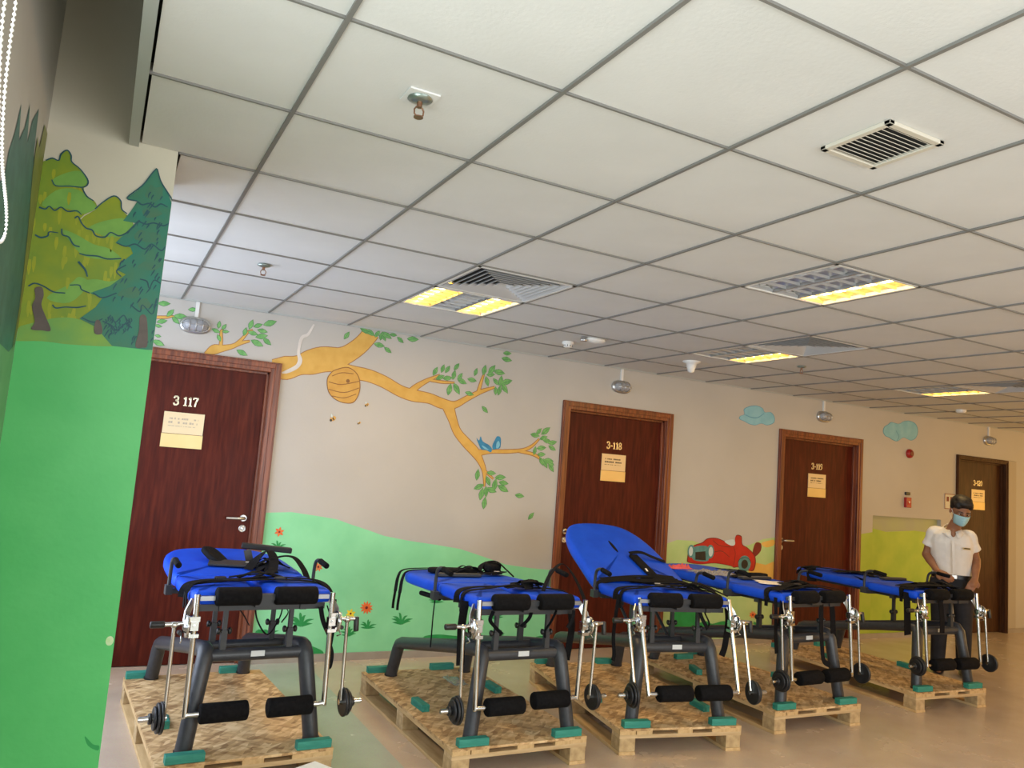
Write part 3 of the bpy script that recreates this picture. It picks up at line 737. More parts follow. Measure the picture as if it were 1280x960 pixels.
for q in LV: 
    a = R(q[2]); mc.stroke(l3, [(q[0] - math.cos(a) * q[3] * .4, q[1] + math.sin(a) * q[3] * .4, 1.6), (q[0] + math.cos(a) * q[3] * .4, q[1] - math.sin(a) * q[3] * .4, 1)], 4)
l1.build('leaf_outline', 'leaf_line', wall_back); l2.build('painted_leaves', 'leaf', wall_back); l3.build('leaf_veins', 'leaf_line', wall_back)
g3 = MB()
mq.stroke(g3, [(930, 262, 8), (900, 312, 14), (868, 330, 16), (852, 400, 14), (860, 440, 22), (845, 472, 20), (800, 496, 18), (770, 505, 8)], 3)
g3.build('plaster_patch', 'plaster_pale', wall_back)
h1, h2, h3 = MB(), MB(), MB()
HV = [(300, 308), (345, 300), (378, 325), (388, 362), (382, 400), (362, 428), (325, 428), (292, 412), (272, 385), (268, 345), (280, 322)]
mc.poly(h1, [((x - 328) * 1.05 + 328, (y - 365) * 1.05 + 365) for x, y in HV], 4); mc.poly(h2, HV, 5)
for s in ([(285, 330, 3), (320, 318, 3), (365, 322, 3)], [(272, 352, 3), (320, 362, 3), (386, 350, 3)], [(272, 380, 3), (330, 392, 3), (386, 375, 3)], [(285, 405, 3), (330, 412, 3), (375, 398, 3)]): mc.stroke(h3, s, 6)
mc.blob(h3, 344, 349, 7, 7, 6)
h1.build('hive_outline', 'hive_line', wall_back); h2.build('painted_beehive', 'hive', wall_back); h3.build('hive_bands', 'hive_line', wall_back)
b1, b2, b3 = MB(), MB(), MB()
for x, y, s in ((288, 490, 1.5), (415, 438, 1), (386, 506, .8)):
    mc.blob(b1, x, y, 8 * s, 5.5 * s, 5, 12, 35); mc.blob(b2, x - 5 * s, y + 4 * s, 3.2 * s, 3.2 * s, 6, 10); mc.blob(b2, x + 1, y, 1.5 * s, 5 * s, 6, 8, 35); mc.leaf(b3, x - 3 * s, y - 7 * s, 110, 11 * s, 6)
b1.build('painted_bee', 'hive', wall_back); b2.build('bee_stripes', 'black', wall_back); b3.build('bee_wings', 'glass', wall_back)
b1, b2 = MB(), MB()
mc.poly(b1, [(826, 562), (836, 572), (842, 556), (850, 575), (872, 588), (884, 602), (880, 616), (862, 608), (846, 606), (836, 590)], 3)
mc.poly(b1, [(888, 606), (886, 590), (896, 568), (904, 556), (916, 560), (918, 580), (914, 600), (898, 604)], 3)
mc.poly(b2, [(902, 580), (910, 574), (914, 588), (908, 600), (900, 600)], 4); mc.poly(b2, [(846, 590), (862, 598), (872, 608), (855, 602)], 4)
b1.build('painted_birds', 'bird', wall_back); b2.build('bird_breasts', 'bird_light', wall_back)
m5 = Mural('y', WALL, on_back, (680, 480, .2917)); m6 = Mural('y', WALL, on_back, (960, 480, .2917))
c1, c2 = MB(), MB()
CL1 = [(840, 150), (842, 138), (860, 130), (858, 110), (880, 98), (910, 95), (935, 105), (945, 122), (970, 122), (985, 142), (982, 165), (955, 175), (930, 168), (905, 175), (880, 170), (862, 160)]
CL2 = [(495, 205), (500, 185), (515, 175), (530, 165), (560, 172), (580, 162), (605, 160), (630, 172), (640, 200), (632, 228), (610, 240), (580, 228), (555, 243), (535, 238), (520, 228), (505, 222)]
for mu, pts, cx, cy in ((m5, CL1, 912, 140), (m6, CL2, 570, 200)):
    mu.poly(c1, [((x - cx) * 1.04 + cx, (y - cy) * 1.06 + cy) for x, y in pts], 1); mu.poly(c2, pts, 2)
m5.stroke(c1, [(862, 132, 4), (885, 142, 4), (915, 144, 4), (942, 126, 3)], 3); m6.stroke(c1, [(548, 200, 4), (560, 225, 4), (552, 243, 3)], 3)
c1.build('cloud_outline', 'cloud_dark', wall_back); c2.build('painted_cloud', 'cloud', wall_back)
# between doors 3-118 and 3-119
s1, s2, s3, s4 = MB(), MB(), MB(), MB()
zt = [m5.px(x, y) for x, y in ((530, 685), (570, 668), (640, 672), (720, 700), (800, 705), (880, 690), (940, 664), (992, 658))]
zt[0] = (5.027, zt[0][1]); zt[-1] = (6.428, zt[-1][1])
m5.uvpoly(s1, zt + [(6.428, .056), (5.027, .056)], 0)
so = [m5.px(x, y) for x, y in ((880, 790), (905, 765), (950, 775), (990, 760))]; so[-1] = (6.428, so[-1][1])
m5.uvpoly(s2, so + [(6.428, .60), (m5.px(870, 800)[0], .60)], 1)
m5.poly(s2, [(930, 682), (960, 672), (985, 668), (985, 690), (950, 700)], 1)
s1.build('painted_hill', 'palehill', wall_back); s2.build('painted_path', 'sand', wall_back)
m3c = Mural('y', WALL, on_back, (740, 720, .1876))
m3c.poly(s3, [(560, 225), (640, 215), (700, 240), (715, 290), (690, 335), (600, 345), (530, 350)], 2)
m3c.poly(s3, [(700, 320), (760, 300), (800, 318), (880, 300), (930, 340), (700, 350)], 2)
tuft(m3c, s3, 1100, 330, 45, 3)
s3.build('painted_bush', 'deepgreen', wall_back)
s4b = MB(); flower(m3c, s4b, s4, 1070, 258, 24, 8); s4b.build('painted_flower', 'orange', wall_back); s4.build('flower_centre', 'cardark', wall_back)
mr_ = Mural('y', WALL, on_back, (850, 640, .1042))
a1, a2, a3, a4, a5 = MB(), MB(), MB(), MB(), MB()
BODY = [(95, 560), (110, 600), (250, 620), (420, 610), (600, 640), (640, 660), (700, 655), (850, 700), (890, 640), (895, 560), (870, 500), (800, 430), (740, 390), (730, 300), (665, 290), (650, 390), (600, 400), (520, 350), (430, 318), (330, 325), (270, 370), (180, 400), (120, 450)]
mr_.poly(a1, [((x - 500) * 1.03 + 500, (y - 490) * 1.05 + 490) for x, y in BODY], 3); mr_.poly(a2, BODY, 4)
mr_.poly(a1, [(905, 370), (970, 380), (965, 470), (890, 540), (870, 480)], 2)
mr_.poly(a3, [(160, 420), (320, 410), (345, 520), (320, 590), (160, 575), (145, 500)], 5); mr_.blob(a3, 360, 475, 45, 62, 6); mr_.blob(a3, 130, 470, 42, 60, 6); mr_.blob(a3, 770, 620, 75, 72, 5)
mr_.poly(a4, [(180, 480), (300, 470), (305, 580), (180, 570)], 7, False); mr_.blob(a4, 770, 625, 40, 40, 7)
for s in ([(390, 340, 5), (470, 400, 5), (610, 420, 5), (640, 400, 4)], [(640, 420, 5), (660, 500, 5), (640, 640, 5)], [(400, 480, 5), (500, 470, 5), (590, 540, 5)], [(690, 600, 7), (720, 560, 7), (780, 545, 7), (830, 570, 7), (850, 620, 6)]): mr_.stroke(a4, s, 5)
mr_.blob(a5, 365, 475, 26, 45, 7); mr_.blob(a5, 126, 470, 24, 44, 7); mr_.poly(a5, [(530, 350), (640, 330), (655, 390), (605, 402)], 5)
a1.build('car_outline', 'cardark', wall_back); a2.build('painted_car', 'carred', wall_back); a3.build('car_grille', 'carteal', wall_back); a4.build('car_details', 'black', wall_back); a5.build('car_lamps', 'glass', wall_back)
# right of door 3-119: lime ground up to the niche and inside it
s1 = MB(); y0 = on_back(1079, 668)[1]
m5.uvpoly(s1, [(7.706, y0), (NICHE[0], y0 + .03), (NICHE[0], .056), (7.706, .056)], 0)
s1.build('painted_hill', 'limehill', wall_back)
mn = Mural('y', WALL + .05, on_back, (0, 0, 1))
s1 = MB(); mn.uvpoly(s1, [(NICHE[0], NICHE[2]), (NICHE[0], 1.20), (8.2, 1.16), (8.7, 1.19), (9.12, 1.17), (9.12, NICHE[2])], 1)
s1.build('niche_top_shade', 'niche_shade', wall_back)  # grey strip paints the shade under the niche's top edge

# ------------------------------------------------------------------ pillar mural
mp_ = Mural('y', PILLAR, on_pillar, (0, 180, .2915))
s1 = MB(); 
zb = mp_.px(300, 850)[1]
mp_.uvpoly(s1, [(SIDE + .001, mp_.px(70, 835)[1]), (mp_.px(250, 850)[0], mp_.px(250, 850)[1]), (mp_.px(480, 860)[0], mp_.px(480, 862)[1]), (.327, mp_.px(650, 885)[1]), (.327, .002), (SIDE + .001, .002)], 0)
s1.build('painted_ground', 'green_low', pillar)
tr1, tr2, tr3, tr4, tr5, tr6 = MB(), MB(), MB(), MB(), MB(), MB()
OL = [(196, 72), (225, 62), (252, 70), (262, 45), (288, 28), (305, 50), (308, 78), (345, 110), (378, 160), (360, 190), (372, 225), (405, 245), (412, 278), (345, 320), (380, 400), (400, 480), (380, 560), (390, 640), (410, 700), (400, 780), (280, 780), (150, 790), (40, 800), (30, 760), (50, 660), (80, 520), (110, 390), (150, 200), (170, 90)]
mp_.poly(tr1, [(p[0], p[1]) for p in OL], 1, n=3)
OL2 = [(412, 280), (440, 250), (488, 224), (518, 245), (525, 285), (560, 320), (578, 360), (600, 420), (600, 500), (560, 580), (480, 650), (440, 720), (400, 760), (330, 700), (350, 540), (330, 420), (340, 330)]
mp_.poly(tr1, OL2, 1, n=3)
tr1.build('painted_tree', 'olive', pillar)
for pts in ([(230, 150), (300, 120), (350, 120), (376, 160), (350, 184), (290, 182), (240, 178)], [(180, 265), (240, 200), (330, 195), (400, 250), (408, 280), (350, 300), (290, 278)], [(380, 360), (450, 330), (540, 320), (576, 360), (560, 395), (470, 400), (420, 385)], [(270, 370), (330, 390), (400, 430), (470, 450), (520, 495), (440, 495), (360, 480), (300, 420)], [(330, 600), (400, 580), (470, 590), (520, 580), (460, 620), (390, 640)], [(200, 660), (300, 600), (340, 570), (380, 600), (300, 680)]): mp_.poly(tr2, pts, 2)
tr2.build('tree_highlights', 'olive_light', pillar)
gl = [(40, 800), (150, 765), (250, 745), (330, 750), (400, 780), (480, 800), (520, 850), (480, 868), (300, 860), (180, 846), (50, 842)]
mp_.poly(tr3, gl, 2); tr3.build('painted_undergrowth', 'grass_low', pillar)
PN = [(672, 104), (655, 120), (620, 165), (590, 200), (540, 235), (588, 248), (560, 290), (528, 330), (580, 340), (530, 390), (495, 425), (560, 445), (570, 470), (520, 510), (500, 540), (540, 560), (470, 610), (385, 640), (440, 660), (410, 700), (340, 750), (420, 790), (440, 820), (480, 866), (560, 875), (655, 885), (690, 640), (735, 330), (742, 255), (720, 210), (690, 165), (678, 125)]
mp_.poly(tr4, PN, 3, False); tr4.build('painted_conifer', 'pine_green', pillar)
for s in ([(196, 72, 5), (225, 62, 6), (252, 72, 5), (262, 45, 6), (288, 28, 6), (305, 50, 6), (308, 78, 5), (345, 110, 5), (378, 160, 6), (360, 186, 5), (300, 182, 5), (240, 180, 5), (222, 154, 4)],
          [(352, 190, 5), (372, 225, 6), (402, 245, 4)], [(408, 280, 5), (440, 252, 5), (488, 224, 6), (518, 245, 5), (522, 280, 5), (545, 300, 4)],
          [(168, 272, 8), (195, 280, 6), (212, 268, 5), (235, 286, 6), (262, 272, 5), (290, 290, 6), (330, 288, 5), (350, 305, 3)],
          [(320, 320, 5), (335, 312, 6), (350, 340, 5), (370, 362, 6), (395, 370, 6), (412, 395, 6), (450, 400, 7), (475, 380, 5), (510, 395, 6), (545, 380, 5), (575, 352, 5)],
          [(150, 390, 6), (175, 402, 8), (205, 395, 6), (212, 378, 5), (250, 382, 4)], [(265, 364, 5), (268, 390, 6), (295, 400, 6), (315, 432, 6), (342, 442, 6)],
          [(340, 470, 5), (370, 478, 6), (420, 482, 6), (460, 494, 6), (520, 492, 5)], [(336, 505, 9), (365, 540, 8), (375, 570, 5)], [(122, 610, 6), (150, 598, 6), (190, 612, 6), (230, 635, 6), (280, 640, 5)],
          [(225, 690, 5), (240, 704, 6), (280, 700, 5), (330, 702, 6), (370, 695, 4)], [(300, 606, 4), (340, 606, 5), (350, 625, 5), (385, 640, 5)]): mp_.stroke(tr5, s, 4)
for s in ([(590, 248, 6), (610, 262, 6), (640, 256, 6), (665, 272, 6), (690, 258, 6), (718, 272, 4)], [(590, 330, 6), (625, 345, 6), (660, 340, 6), (700, 352, 6), (728, 340, 4)], [(500, 425, 5), (540, 440, 5), (580, 430, 6), (620, 452, 6), (650, 430, 5), (690, 458, 6), (710, 440, 4)], [(600, 580, 5), (630, 590, 6), (640, 620, 4), (660, 585, 5), (690, 600, 5)], [(540, 520, 5), (500, 545, 5), (520, 570, 4)], [(400, 640, 5), (440, 660, 6), (500, 640, 5)], [(440, 760, 5), (480, 780, 6), (500, 800, 5), (540, 770, 6), (565, 790, 5)], [(672, 106, 5), (650, 130, 5), (610, 180, 5), (545, 232, 5), (588, 246, 5)], [(674, 108, 5), (690, 162, 5), (720, 212, 6), (740, 250, 5), (736, 320, 4)], [(480, 740, 5), (495, 765, 5), (530, 735, 5), (545, 765, 4)], [(350, 745, 5), (400, 765, 6), (440, 750, 4)], [(560, 690, 5), (600, 720, 6), (610, 690, 4), (650, 730, 5), (665, 700, 4)]): mp_.stroke(tr5, s, 5)
tr5.build('brush_outlines', 'pine_line', pillar)
rb_ = random.Random(11); s7, s8 = MB(), MB()
for x, y, rx, ry in ((660, 210, 40, 34), (650, 300, 46, 26), (630, 400, 50, 30), (640, 520, 46, 30), (560, 640, 50, 26), (620, 690, 34, 24)):
    mp_.poly(s7, [(x + math.cos(a) * rx * rb_.uniform(.7, 1.2), y + math.sin(a) * ry * rb_.uniform(.6, 1.3)) for a in [2 * PI * k / 9 for k in range(9)]], 4)
s7.build('conifer_patches', 'pine_mid', pillar)
for k in range(70):
    y = rb_.uniform(200, 860); half = 40 + (y - 150) * .17; x = min(725 - (y - 200) * .11, 650 - (y - 200) * .10 + rb_.uniform(-half, half)); l = rb_.uniform(14, 30)
    mp_.stroke(s8, [(x, y, 5), (x - l * .35, y + l * .5, 5), (x - l * rb_.uniform(.3, .8), y + l, 1)], 5)
for k in range(26):
    x = rb_.uniform(450, 565); y = 740 + rb_.uniform(0, 60); mp_.stroke(s8, [(x, y, 4), (x + 4, y + 12, 4), (x - 6, y + 22, 1)], 6)
s8.build('needle_strokes', 'pine_line', pillar)
s9 = MB()
for k in range(60):
    x = rb_.uniform(120, 500); y = rb_.uniform(100, 740)
    if x > 370 and y < 300: continue
    if x > 330 - 0 and y < 110: continue
    if x < 190 - y * .14: continue
    l = rb_.uniform(30, 80); mp_.stroke(s9, [(x, y, 10), (x - l * .06, y + l * .5, 14), (x - l * .1, y + l, 3)], 1.5)
s9.build('foliage_strokes', 'olive_bright', pillar)
for pts in ([(150, 620), (180, 615), (188, 650), (178, 690), (196, 740), (218, 800), (180, 800), (135, 795), (150, 760), (138, 700), (152, 660)], [(600, 740), (628, 745), (632, 860), (610, 874), (580, 868), (596, 800)], [(410, 760), (430, 762), (438, 812), (405, 812)]): mp_.poly(tr6, pts, 6)
tr6.build('painted_trunk', 'trunk', pillar)
s1 = MB(); mfull = Mural('y', PILLAR, on_pillar, (0, 0, 1))
mfull.blob(s1, 137, 801, 5, 6.5, 1, 12); s1.build('round_scuff', 'scuff', pillar)
s1 = MB(); mfull.poly(s1, [(106, 920), (116, 930), (124, 932), (122, 938), (110, 932)], 1); s1.build('painted_leaf', 'deepgreen', pillar)
# left wall paint
ms = Mural('x', SIDE, on_side, (0, 0, 1))
s1, s2, s3 = MB(), MB(), MB()
def sidepoly(mb, pts, layer):
    uv = [on_side(*p) for p in pts]; uv = [(min(u, PILLAR - .002), v) for u, v in uv]; ms.fill(mb, uv, layer)
sidepoly(s1, [(-20, 420), (-20, 250), (5, 220), (10, 190), (18, 165), (26, 130), (23, 175), (30, 160), (37, 130), (33, 180), (40, 150), (48, 136), (42, 190), (40, 240), (30, 330), (18, 430), (10, 440), (0, 430)], 1)
sidepoly(s2, [(14, 440), (24, 380), (34, 290), (40, 215), (46, 170), (48, 185), (55, 155), (63, 195), (64, 220), (60, 280), (50, 350), (44, 440)], 2)
sidepoly(s3, [(-20, 430), (0, 410), (12, 425), (25, 415), (30, 420), (-70, 1200), (-300, 1200)], 0)
s1.build('painted_conifer', 'teal_side', wall_left); s2.build('painted_tree', 'olive_side', wall_left); s3.build('painted_ground', 'side_green', wall_left)
# blind chain close to the camera
t = thing('blind_chain', 'looped white bead chain of a roller blind hanging at the left edge', 'blind chain', (0, 0, 0))
def chain_pts():
    P = []
    for px, py in ((22, -60), (20, 0), (12, 60), (5, 130), (3, 200), (8, 260), (7, 290), (0, 303), (-6, 290), (-4, 240), (-2, 160), (0, 80), (4, 20), (10, -20), (14, -60)):
        d = ray(px, py); tt = (0.02 - cam_loc.x) / d.x; P.append(cam_loc + d * tt)
    return P
CP = chain_pts()
# lay the loop in a vertical plane next to the side wall
Q = crom(CP, False, 12)
acc = 0; out = [Q[0]]
for i in range(1, len(Q)):
    seg = (Q[i] - Q[i - 1]).length; acc += seg
    if acc >= .0075: out.append(Q[i]); acc = 0
bd = MB()
L_tot = [0]
for i in range(1, len(Q)): L_tot.append(L_tot[-1] + (Q[i] - Q[i - 1]).length)
nb_ = int(L_tot[-1] / .0078); j = 0
for k in range(nb_):
    dd = k * .0078
    while j < len(Q) - 2 and L_tot[j + 1] < dd: j += 1
    f_ = (dd - L_tot[j]) / max(1e-9, L_tot[j + 1] - L_tot[j]); c = Q[j].lerp(Q[j + 1], f_)
    bd.ell(c, .0026, .0026, .0026, 8, 6)
cb = bd.build('bead', 'white_plastic', t); cb['kind'] = 'stuff'
MB().tube(Q, .0007, 6).build('cord', 'white_plastic', t)

# ================================================================== PALLETS
def pallet(x, y, rz, label, W=.78, L=1.46, chocks=()):
    t = thing('pallet', label, 'pallet', (x, y, 0), R(rz), 'shipping pallets under the benches')
    hw = W / 2
    for s in (-1, 1):
        xc = s * (hw - .05); bevel(MB().box(xc - .05, xc + .05, 0, L, 0, .018).build('runner', 'pine', t), .0015, 1)
    b0 = None
    for sx in (-1, 1):
        for yy in (.055, L / 2, L - .055):
            if b0 is None: b0 = bevel(MB().box(-.048, .048, -.052, .052, .018, .088).build('block', 'block', t, (sx * (hw - .05), yy, 0)), .002, 1)
            else: inst(b0, t, (sx * (hw - .05), yy, 0))
    s0 = None
    for yy in (.05, L / 2, L - .05):
        if s0 is None: s0 = MB().box(-hw, hw, -.048, .048, .088, .108).build('cross_board', 'pine_x', t, (0, yy, 0))
        else: inst(s0, t, (0, yy, 0))
    d0 = None
    for xc in (-hw + .049, -hw + .152, .02, hw - .146, hw - .049):
        if d0 is None: d0 = MB().box(-.048, .048, 0, L, .108, .128).build('deck_board', 'pine', t, (xc, 0, 0))
        else: inst(d0, t, (xc, 0, 0))
    MB().box(-hw, hw, 0, L, .128, .140).build('osb_sheet', 'osb', t)
    c0 = None
    for cx, cy, ang in chocks:
        if c0 is None: c0 = bevel(MB().box(-.082, .082, -.022, .022, .140, .178).build('chock', 'teal', t, (cx, cy, 0)), .002, 1); c0.rotation_euler = (0, 0, R(ang))
        else: inst(c0, t, (cx, cy, 0), (0, 0, R(ang)))
    return t
PT = .140
CH = [(-.27, .03, 0), (.30, .03, 0), (-.30, 1.43, 0), (.22, 1.43, 0), (-.30, .56, 96), (.30, .62, 90)]
CH2 = [(-.27, .03, 0), (.28, .03, 0), (-.28, 1.43, 0), (.16, 1.43, 0), (-.30, .66, 92), (.28, .90, 90)]
CH3 = [(-.28, .03, 0), (.28, .03, 0), (-.28, 1.43, 0), (.2, 1.43, 0), (-.30, .56, 92), (.32, .34, 90)]
CH4 = [(-.28, .03, 0), (.28, .03, 0), (-.25, .92, 70), (-.05, 1.3, 0), (.30, .62, 90), (.2, 1.43, 0)]
CH5 = [(-.28, .03, 0), (.28, .03, 0), (-.20, .95, 70), (-.32, 1.42, 0), (.30, .62, 90), (.2, 1.43, 0)]
pallet(.967, 1.985, 3.2, 'leftmost wooden pallet with chipboard top, by the green pillar', chocks=CH)
pallet(2.285, 1.835, .3, 'second wooden pallet from the left, in front of the painted hill', chocks=CH2)
pallet(3.31, 1.82, -9.3, 'middle wooden pallet, set askew under the raised backrest bench', chocks=CH3)
pallet(4.53, 1.92, -.8, 'second wooden pallet from the right, partly behind the middle one', chocks=CH4)
pallet(6.03, 2.0, -2.6, 'rightmost wooden pallet, beside the standing man', chocks=CH5)

# ================================================================== BENCHES
CACHE = {}
def cached(key, fn, name, mat, parent, loc=None, rot=None, scale=None, bev=None):
    if key not in CACHE:
        o = fn().build(name, mat, parent, loc); CACHE[key] = o
        if bev: bevel(o, *bev)
    else:
        o = CACHE[key].copy(); COL.objects.link(o); o.name = name; o.parent = parent; o.location = loc or (0, 0, 0); o.scale = (1, 1, 1)
        for md in (): pass
    o.rotation_euler = rot or (0, 0, 0)
    if scale: o.scale = scale
    return o
def pad_mesh(outline, th=.055, edge=.016):
    """upholstered slab: outline in xy, softly rounded edges"""
    P = crom([(x, y, 0) for x, y in outline], True, 6); c = sum(P, Vector()) / len(P)
    def off(d):
        out = []
        n = len(P)
        for i in range(n):
            t = (P[(i + 1) % n] - P[i - 1]).normalized(); nn = Vector((-t.y, t.x, 0))
            if (P[i] - c).dot(nn) < 0: nn = -nn
            out.append(P[i] - nn * d)
        return out
    rings = []
    for d, z in ((edge, 0), (edge * .35, th * .06), (0, th * .28), (0, th * .62), (edge * .25, th * .82), (edge * .8, th * .94), (edge * 1.8, th), (edge * 3.2, th)):
        rings.append([p + Vector((0, 0, z)) for p in off(d)])
    mb = MB().rings(rings, True, False)
    last = rings[-1]; n = len(last)
    mb.add([*last, c + Vector((0, 0, th))], [(i, (i + 1) % n, n) for i in range(n)], False)
    return mb
THIGH_L = [(-.325, .02), (-.33, .22), (-.335, .42), (-.30, .462), (-.10, .465), (-.02, .455), (-.012, .36), (-.03, .16), (-.055, .01), (-.10, -.015), (-.28, -.015)]
THIGH_R = [(-x, y) for x, y in THIGH_L]
BACK = [(-.335, .03), (-.335, .25), (-.325, .45), (-.28, .62), (-.19, .73), (0, .765), (.19, .73), (.28, .62), (.325, .45), (.335, .25), (.335, .03), (.28, 0), (0, -.004), (-.28, 0)]
BACKN = [(x * .9, y * 1.02) for x, y in BACK]
def strap_band(pts, w=.03, th=.003):
    return MB().tube(crom(pts, False, 6), .01, sq=(w, th))
def drape_strap(pts, w=.032, th=.004):
    """ribbon lying on a surface: width horizontal across the path"""
    P = crom(pts, False, 6); mb = MB(); rings = []
    for i in range(len(P)):
        t = P[min(i + 1, len(P) - 1)] - P[max(i - 1, 0)]; t.normalize()
        side = t.cross(Vector((0, 0, 1)))
        if side.length < .25: side = Vector((0, 1, 0)) if abs(t.y) < .6 else Vector((1, 0, 0))
        side.normalize(); up = side.cross(t).normalized()
        rings.append([P[i] + side * w / 2 * a + up * th / 2 * b for a, b in ((-1, -1), (1, -1), (1, 1), (-1, 1))])
    return mb.rings(rings, smooth=False)
RSEAT = .66     # underside of pads above the pallet
def bench(n, x, y, rz, label, back_ang=0, swing=(.03, .03), wt=.0, straps=(), narrow=False, long=1.0, ldx=0.0):
    t = thing('exercise_bench', label, 'exercise bench', (x, y, PT), R(rz), 'blue padded exercise benches on pallets')
    # side tubes
    for s in (-1, 1):
        def side(s=s):
            pts = [(s * .292, -.005, .0), (s * .262, .018, .22), (s * .236, .036, .40), (s * .232, .055, .425), (s * .232, .09, .428), (s * .236, .40, .375), (s * .243, .85, .285), (s * .247, 1.14, .228), (s * .249, 1.175, .214), (s * .252, 1.195, .18), (s * .262, 1.255, .0)]
            return MB().tube(pts, .0375, 20)
        sd = cached('side%d' % s, side, 'side_tube', 'frame', t)
        cached('foot', lambda: MB().cyl((0, 0, 0), (0, 0, .012), .041, 20), 'foot_cap', 'blackplastic', sd, (s * .292, -.005, 0))
        cached('foot', None, 'foot_cap', 'blackplastic', sd, (s * .262, 1.255, 0))
    cb = cached('xbar', lambda: MB().cyl((-.232, .05, .405), (.232, .05, .405), .030, 18), 'crossbar', 'frame', t)
    pl = cached('lab', lambda: MB().tube([(-.032, .0185, .412), (.032, .0185, .412)], .01, sq=(.0016, .026)), 'maker_sticker', 'sticker', cb)
    cached('labt', lambda: (lambda m_: (words(m_, -.024, .018, .416, .006, .0176, .9), words(m_, -.024, .01, .407, .004, .0176, .9), m_)[2])(MB()), 'sticker_print', 'bird', pl) if False else None
    cached('xbar2', lambda: MB().cyl((-.236, .32, .39), (.236, .32, .39), .024, 16), 'crossbar', 'frame', t)
    # telescoping posts with clamp knobs
    for px_, py_, h0 in ((-.16, .05, .42), (.15, .05, .42), (-.15, .32, .40), (.14, .32, .40)):
        p = cached('post%.2f' % py_, lambda: MB().box(-.014, .014, -.014, .014, 0, .10).box(-.010, .010, -.010, .010, .10, .225), 'post', 'darkmetal', t, (px_, py_, h0))
        cached('knob', lambda: MB().cyl((-.026, 0, 0), (.026, 0, 0), .006, 8).lathe([(.012, .018), (.016, .022), (.016, .030), (.010, .034)], (0, 0, 0), 12, 'x').lathe([(.012, -.018), (.016, -.022), (.016, -.030), (.010, -.034)], (0, 0, 0), 12, 'x'), 'knob', 'blackplastic', p, (0, 0, .095))
    # seat chassis
    ch = MB()
    for s in (-1, 1): ch.box(s * .19 - .015, s * .19 + .015, 0, .50, .615, .645)
    ch.box(-.30, .30, .01, .04, .615, .645).box(-.30, .30, .44, .47, .615, .645).box(-.30, -.27, .20, .24, .615, .64).box(.27, .30, .2, .24, .615, .64)
    cached('chassis', lambda: ch, 'seat_frame', 'darkmetal', t)
    # pads
    cached('thL', lambda: pad_mesh(THIGH_L, .062), 'seat_pad', 'blue', t, (0, 0, RSEAT - .012))
    cached('thR', lambda: pad_mesh(THIGH_R, .062), 'seat_pad', 'blue', t, (0, 0, RSEAT - .012))
    bh = empty_part('backrest', t); bh.location = (0, .475, RSEAT - .012); bh.rotation_euler = (R(back_ang), 0, 0)
    cached('back%d%.2f' % (narrow, long), lambda: pad_mesh([(x_, y_ * long) for x_, y_ in (BACKN if narrow else BACK)], .062), 'back_pad', 'blue', bh)
    def bf():
        m_ = MB()
        for s in (-1, 1): m_.tube([(s * .17, -.02, -.015), (s * .17, .62, -.015)], .01, sq=(.025, .025))
        m_.tube([(-.2, .2, -.017), (.2, .2, -.017)], .01, sq=(.025, .02)); m_.tube([(-.2, .58, -.017), (.2, .58, -.017)], .01, sq=(.025, .02))
        return m_
    cached('bf', bf, 'back_frame', 'darkmetal', bh)
    if n == 3:
        MB().ell((.0, .50, .0620), .013, .085, .0025, 16, 8).build('face_slot', 'strap', bh)
    # support strut under a raised back
    if back_ang > 10:
        e = Vector((0, .475 + math.cos(R(back_ang)) * .36, RSEAT - .03 + math.sin(R(back_ang)) * .36))
        m_ = MB()
        for s in (-1, 1): m_.tube([(s * .12, .34, .42), (s * .12, e.y, e.z)], .010, 10)
        m_.build('back_strut', 'darkmetal', t)
    # side handles
    for s in (-1, 1):
        h = cached('hnd', lambda: MB().tube(crom([(0, .42, -.02), (0, .42, .06), (0, .405, .115), (0, .36, .135), (0, .30, .132)], False, 5), .0095, 10).box(-.016, .016, .395, .445, -.045, .0), 'side_handle', 'darkmetal', t, (s * .365, 0, RSEAT + .01))
        cached('grip', lambda: MB().cyl((0, .33, .134), (0, .22, .122), .015, 12, .004), 'handle_grip', 'foam', h)
        cached('hbr%d' % s, lambda: MB().box(min(0, -s * .1), max(0, -s * .1), .40, .43, -.04, -.015), 'handle_bracket', 'darkmetal', h)
    # knee rollers and their bar
    rb = cached('rbar', lambda: MB().tube([(-.22, -.035, .682), (.22, -.035, .682)], .01, sq=(.026, .026)), 'roller_bar', 'darkmetal', t)
    for s in (-1, 1): cached('rtip%d' % s, lambda: MB().tube([(s * .19, -.035, .682), (s * .30, -.035, .682)], .01, sq=(.020, .020)), 'bar_end', 'dullsteel', rb)
    cached('rbr', lambda: MB().box(-.05, .05, -.035, .03, .635, .69), 'roller_bracket', 'darkmetal', t)
    for s in (-1, 1):
        cached('kroll', lambda: MB().cyl((-.10, 0, 0), (.10, 0, 0), .042, 22, .008), 'knee_roller', 'foam', t, (s * .135, -.045, .690))
    # levers
    for s in (-1, 1):
        dx = ldx if s == -1 else 0; LV_X = s * .315 + dx
        lv = empty_part('lever', t); lv.location = (LV_X, -.055, .56)
        sw = swing[0] if s == -1 else swing[1]
        lv.rotation_euler = (-math.atan2(sw, .4), 0, 0)
        arm = cached('arm%d' % s, lambda: MB().tube(crom([(0, 0, .135), (0, 0, 0), (0, 0, -.355), (-s * .004, 0, -.372), (-s * .02, 0, -.376), (-s * .07, 0, -.376)], False, 5), .0125, 14).cyl((0, 0, .135), (0, 0, .142), .0135, 12), 'lever_arm', 'chrome', lv)
        cached('aroll', lambda: MB().cyl((-.105, 0, 0), (.105, 0, 0), .044, 22, .009), 'shin_roller', 'foam', lv, (-s * .165, 0, -.376))
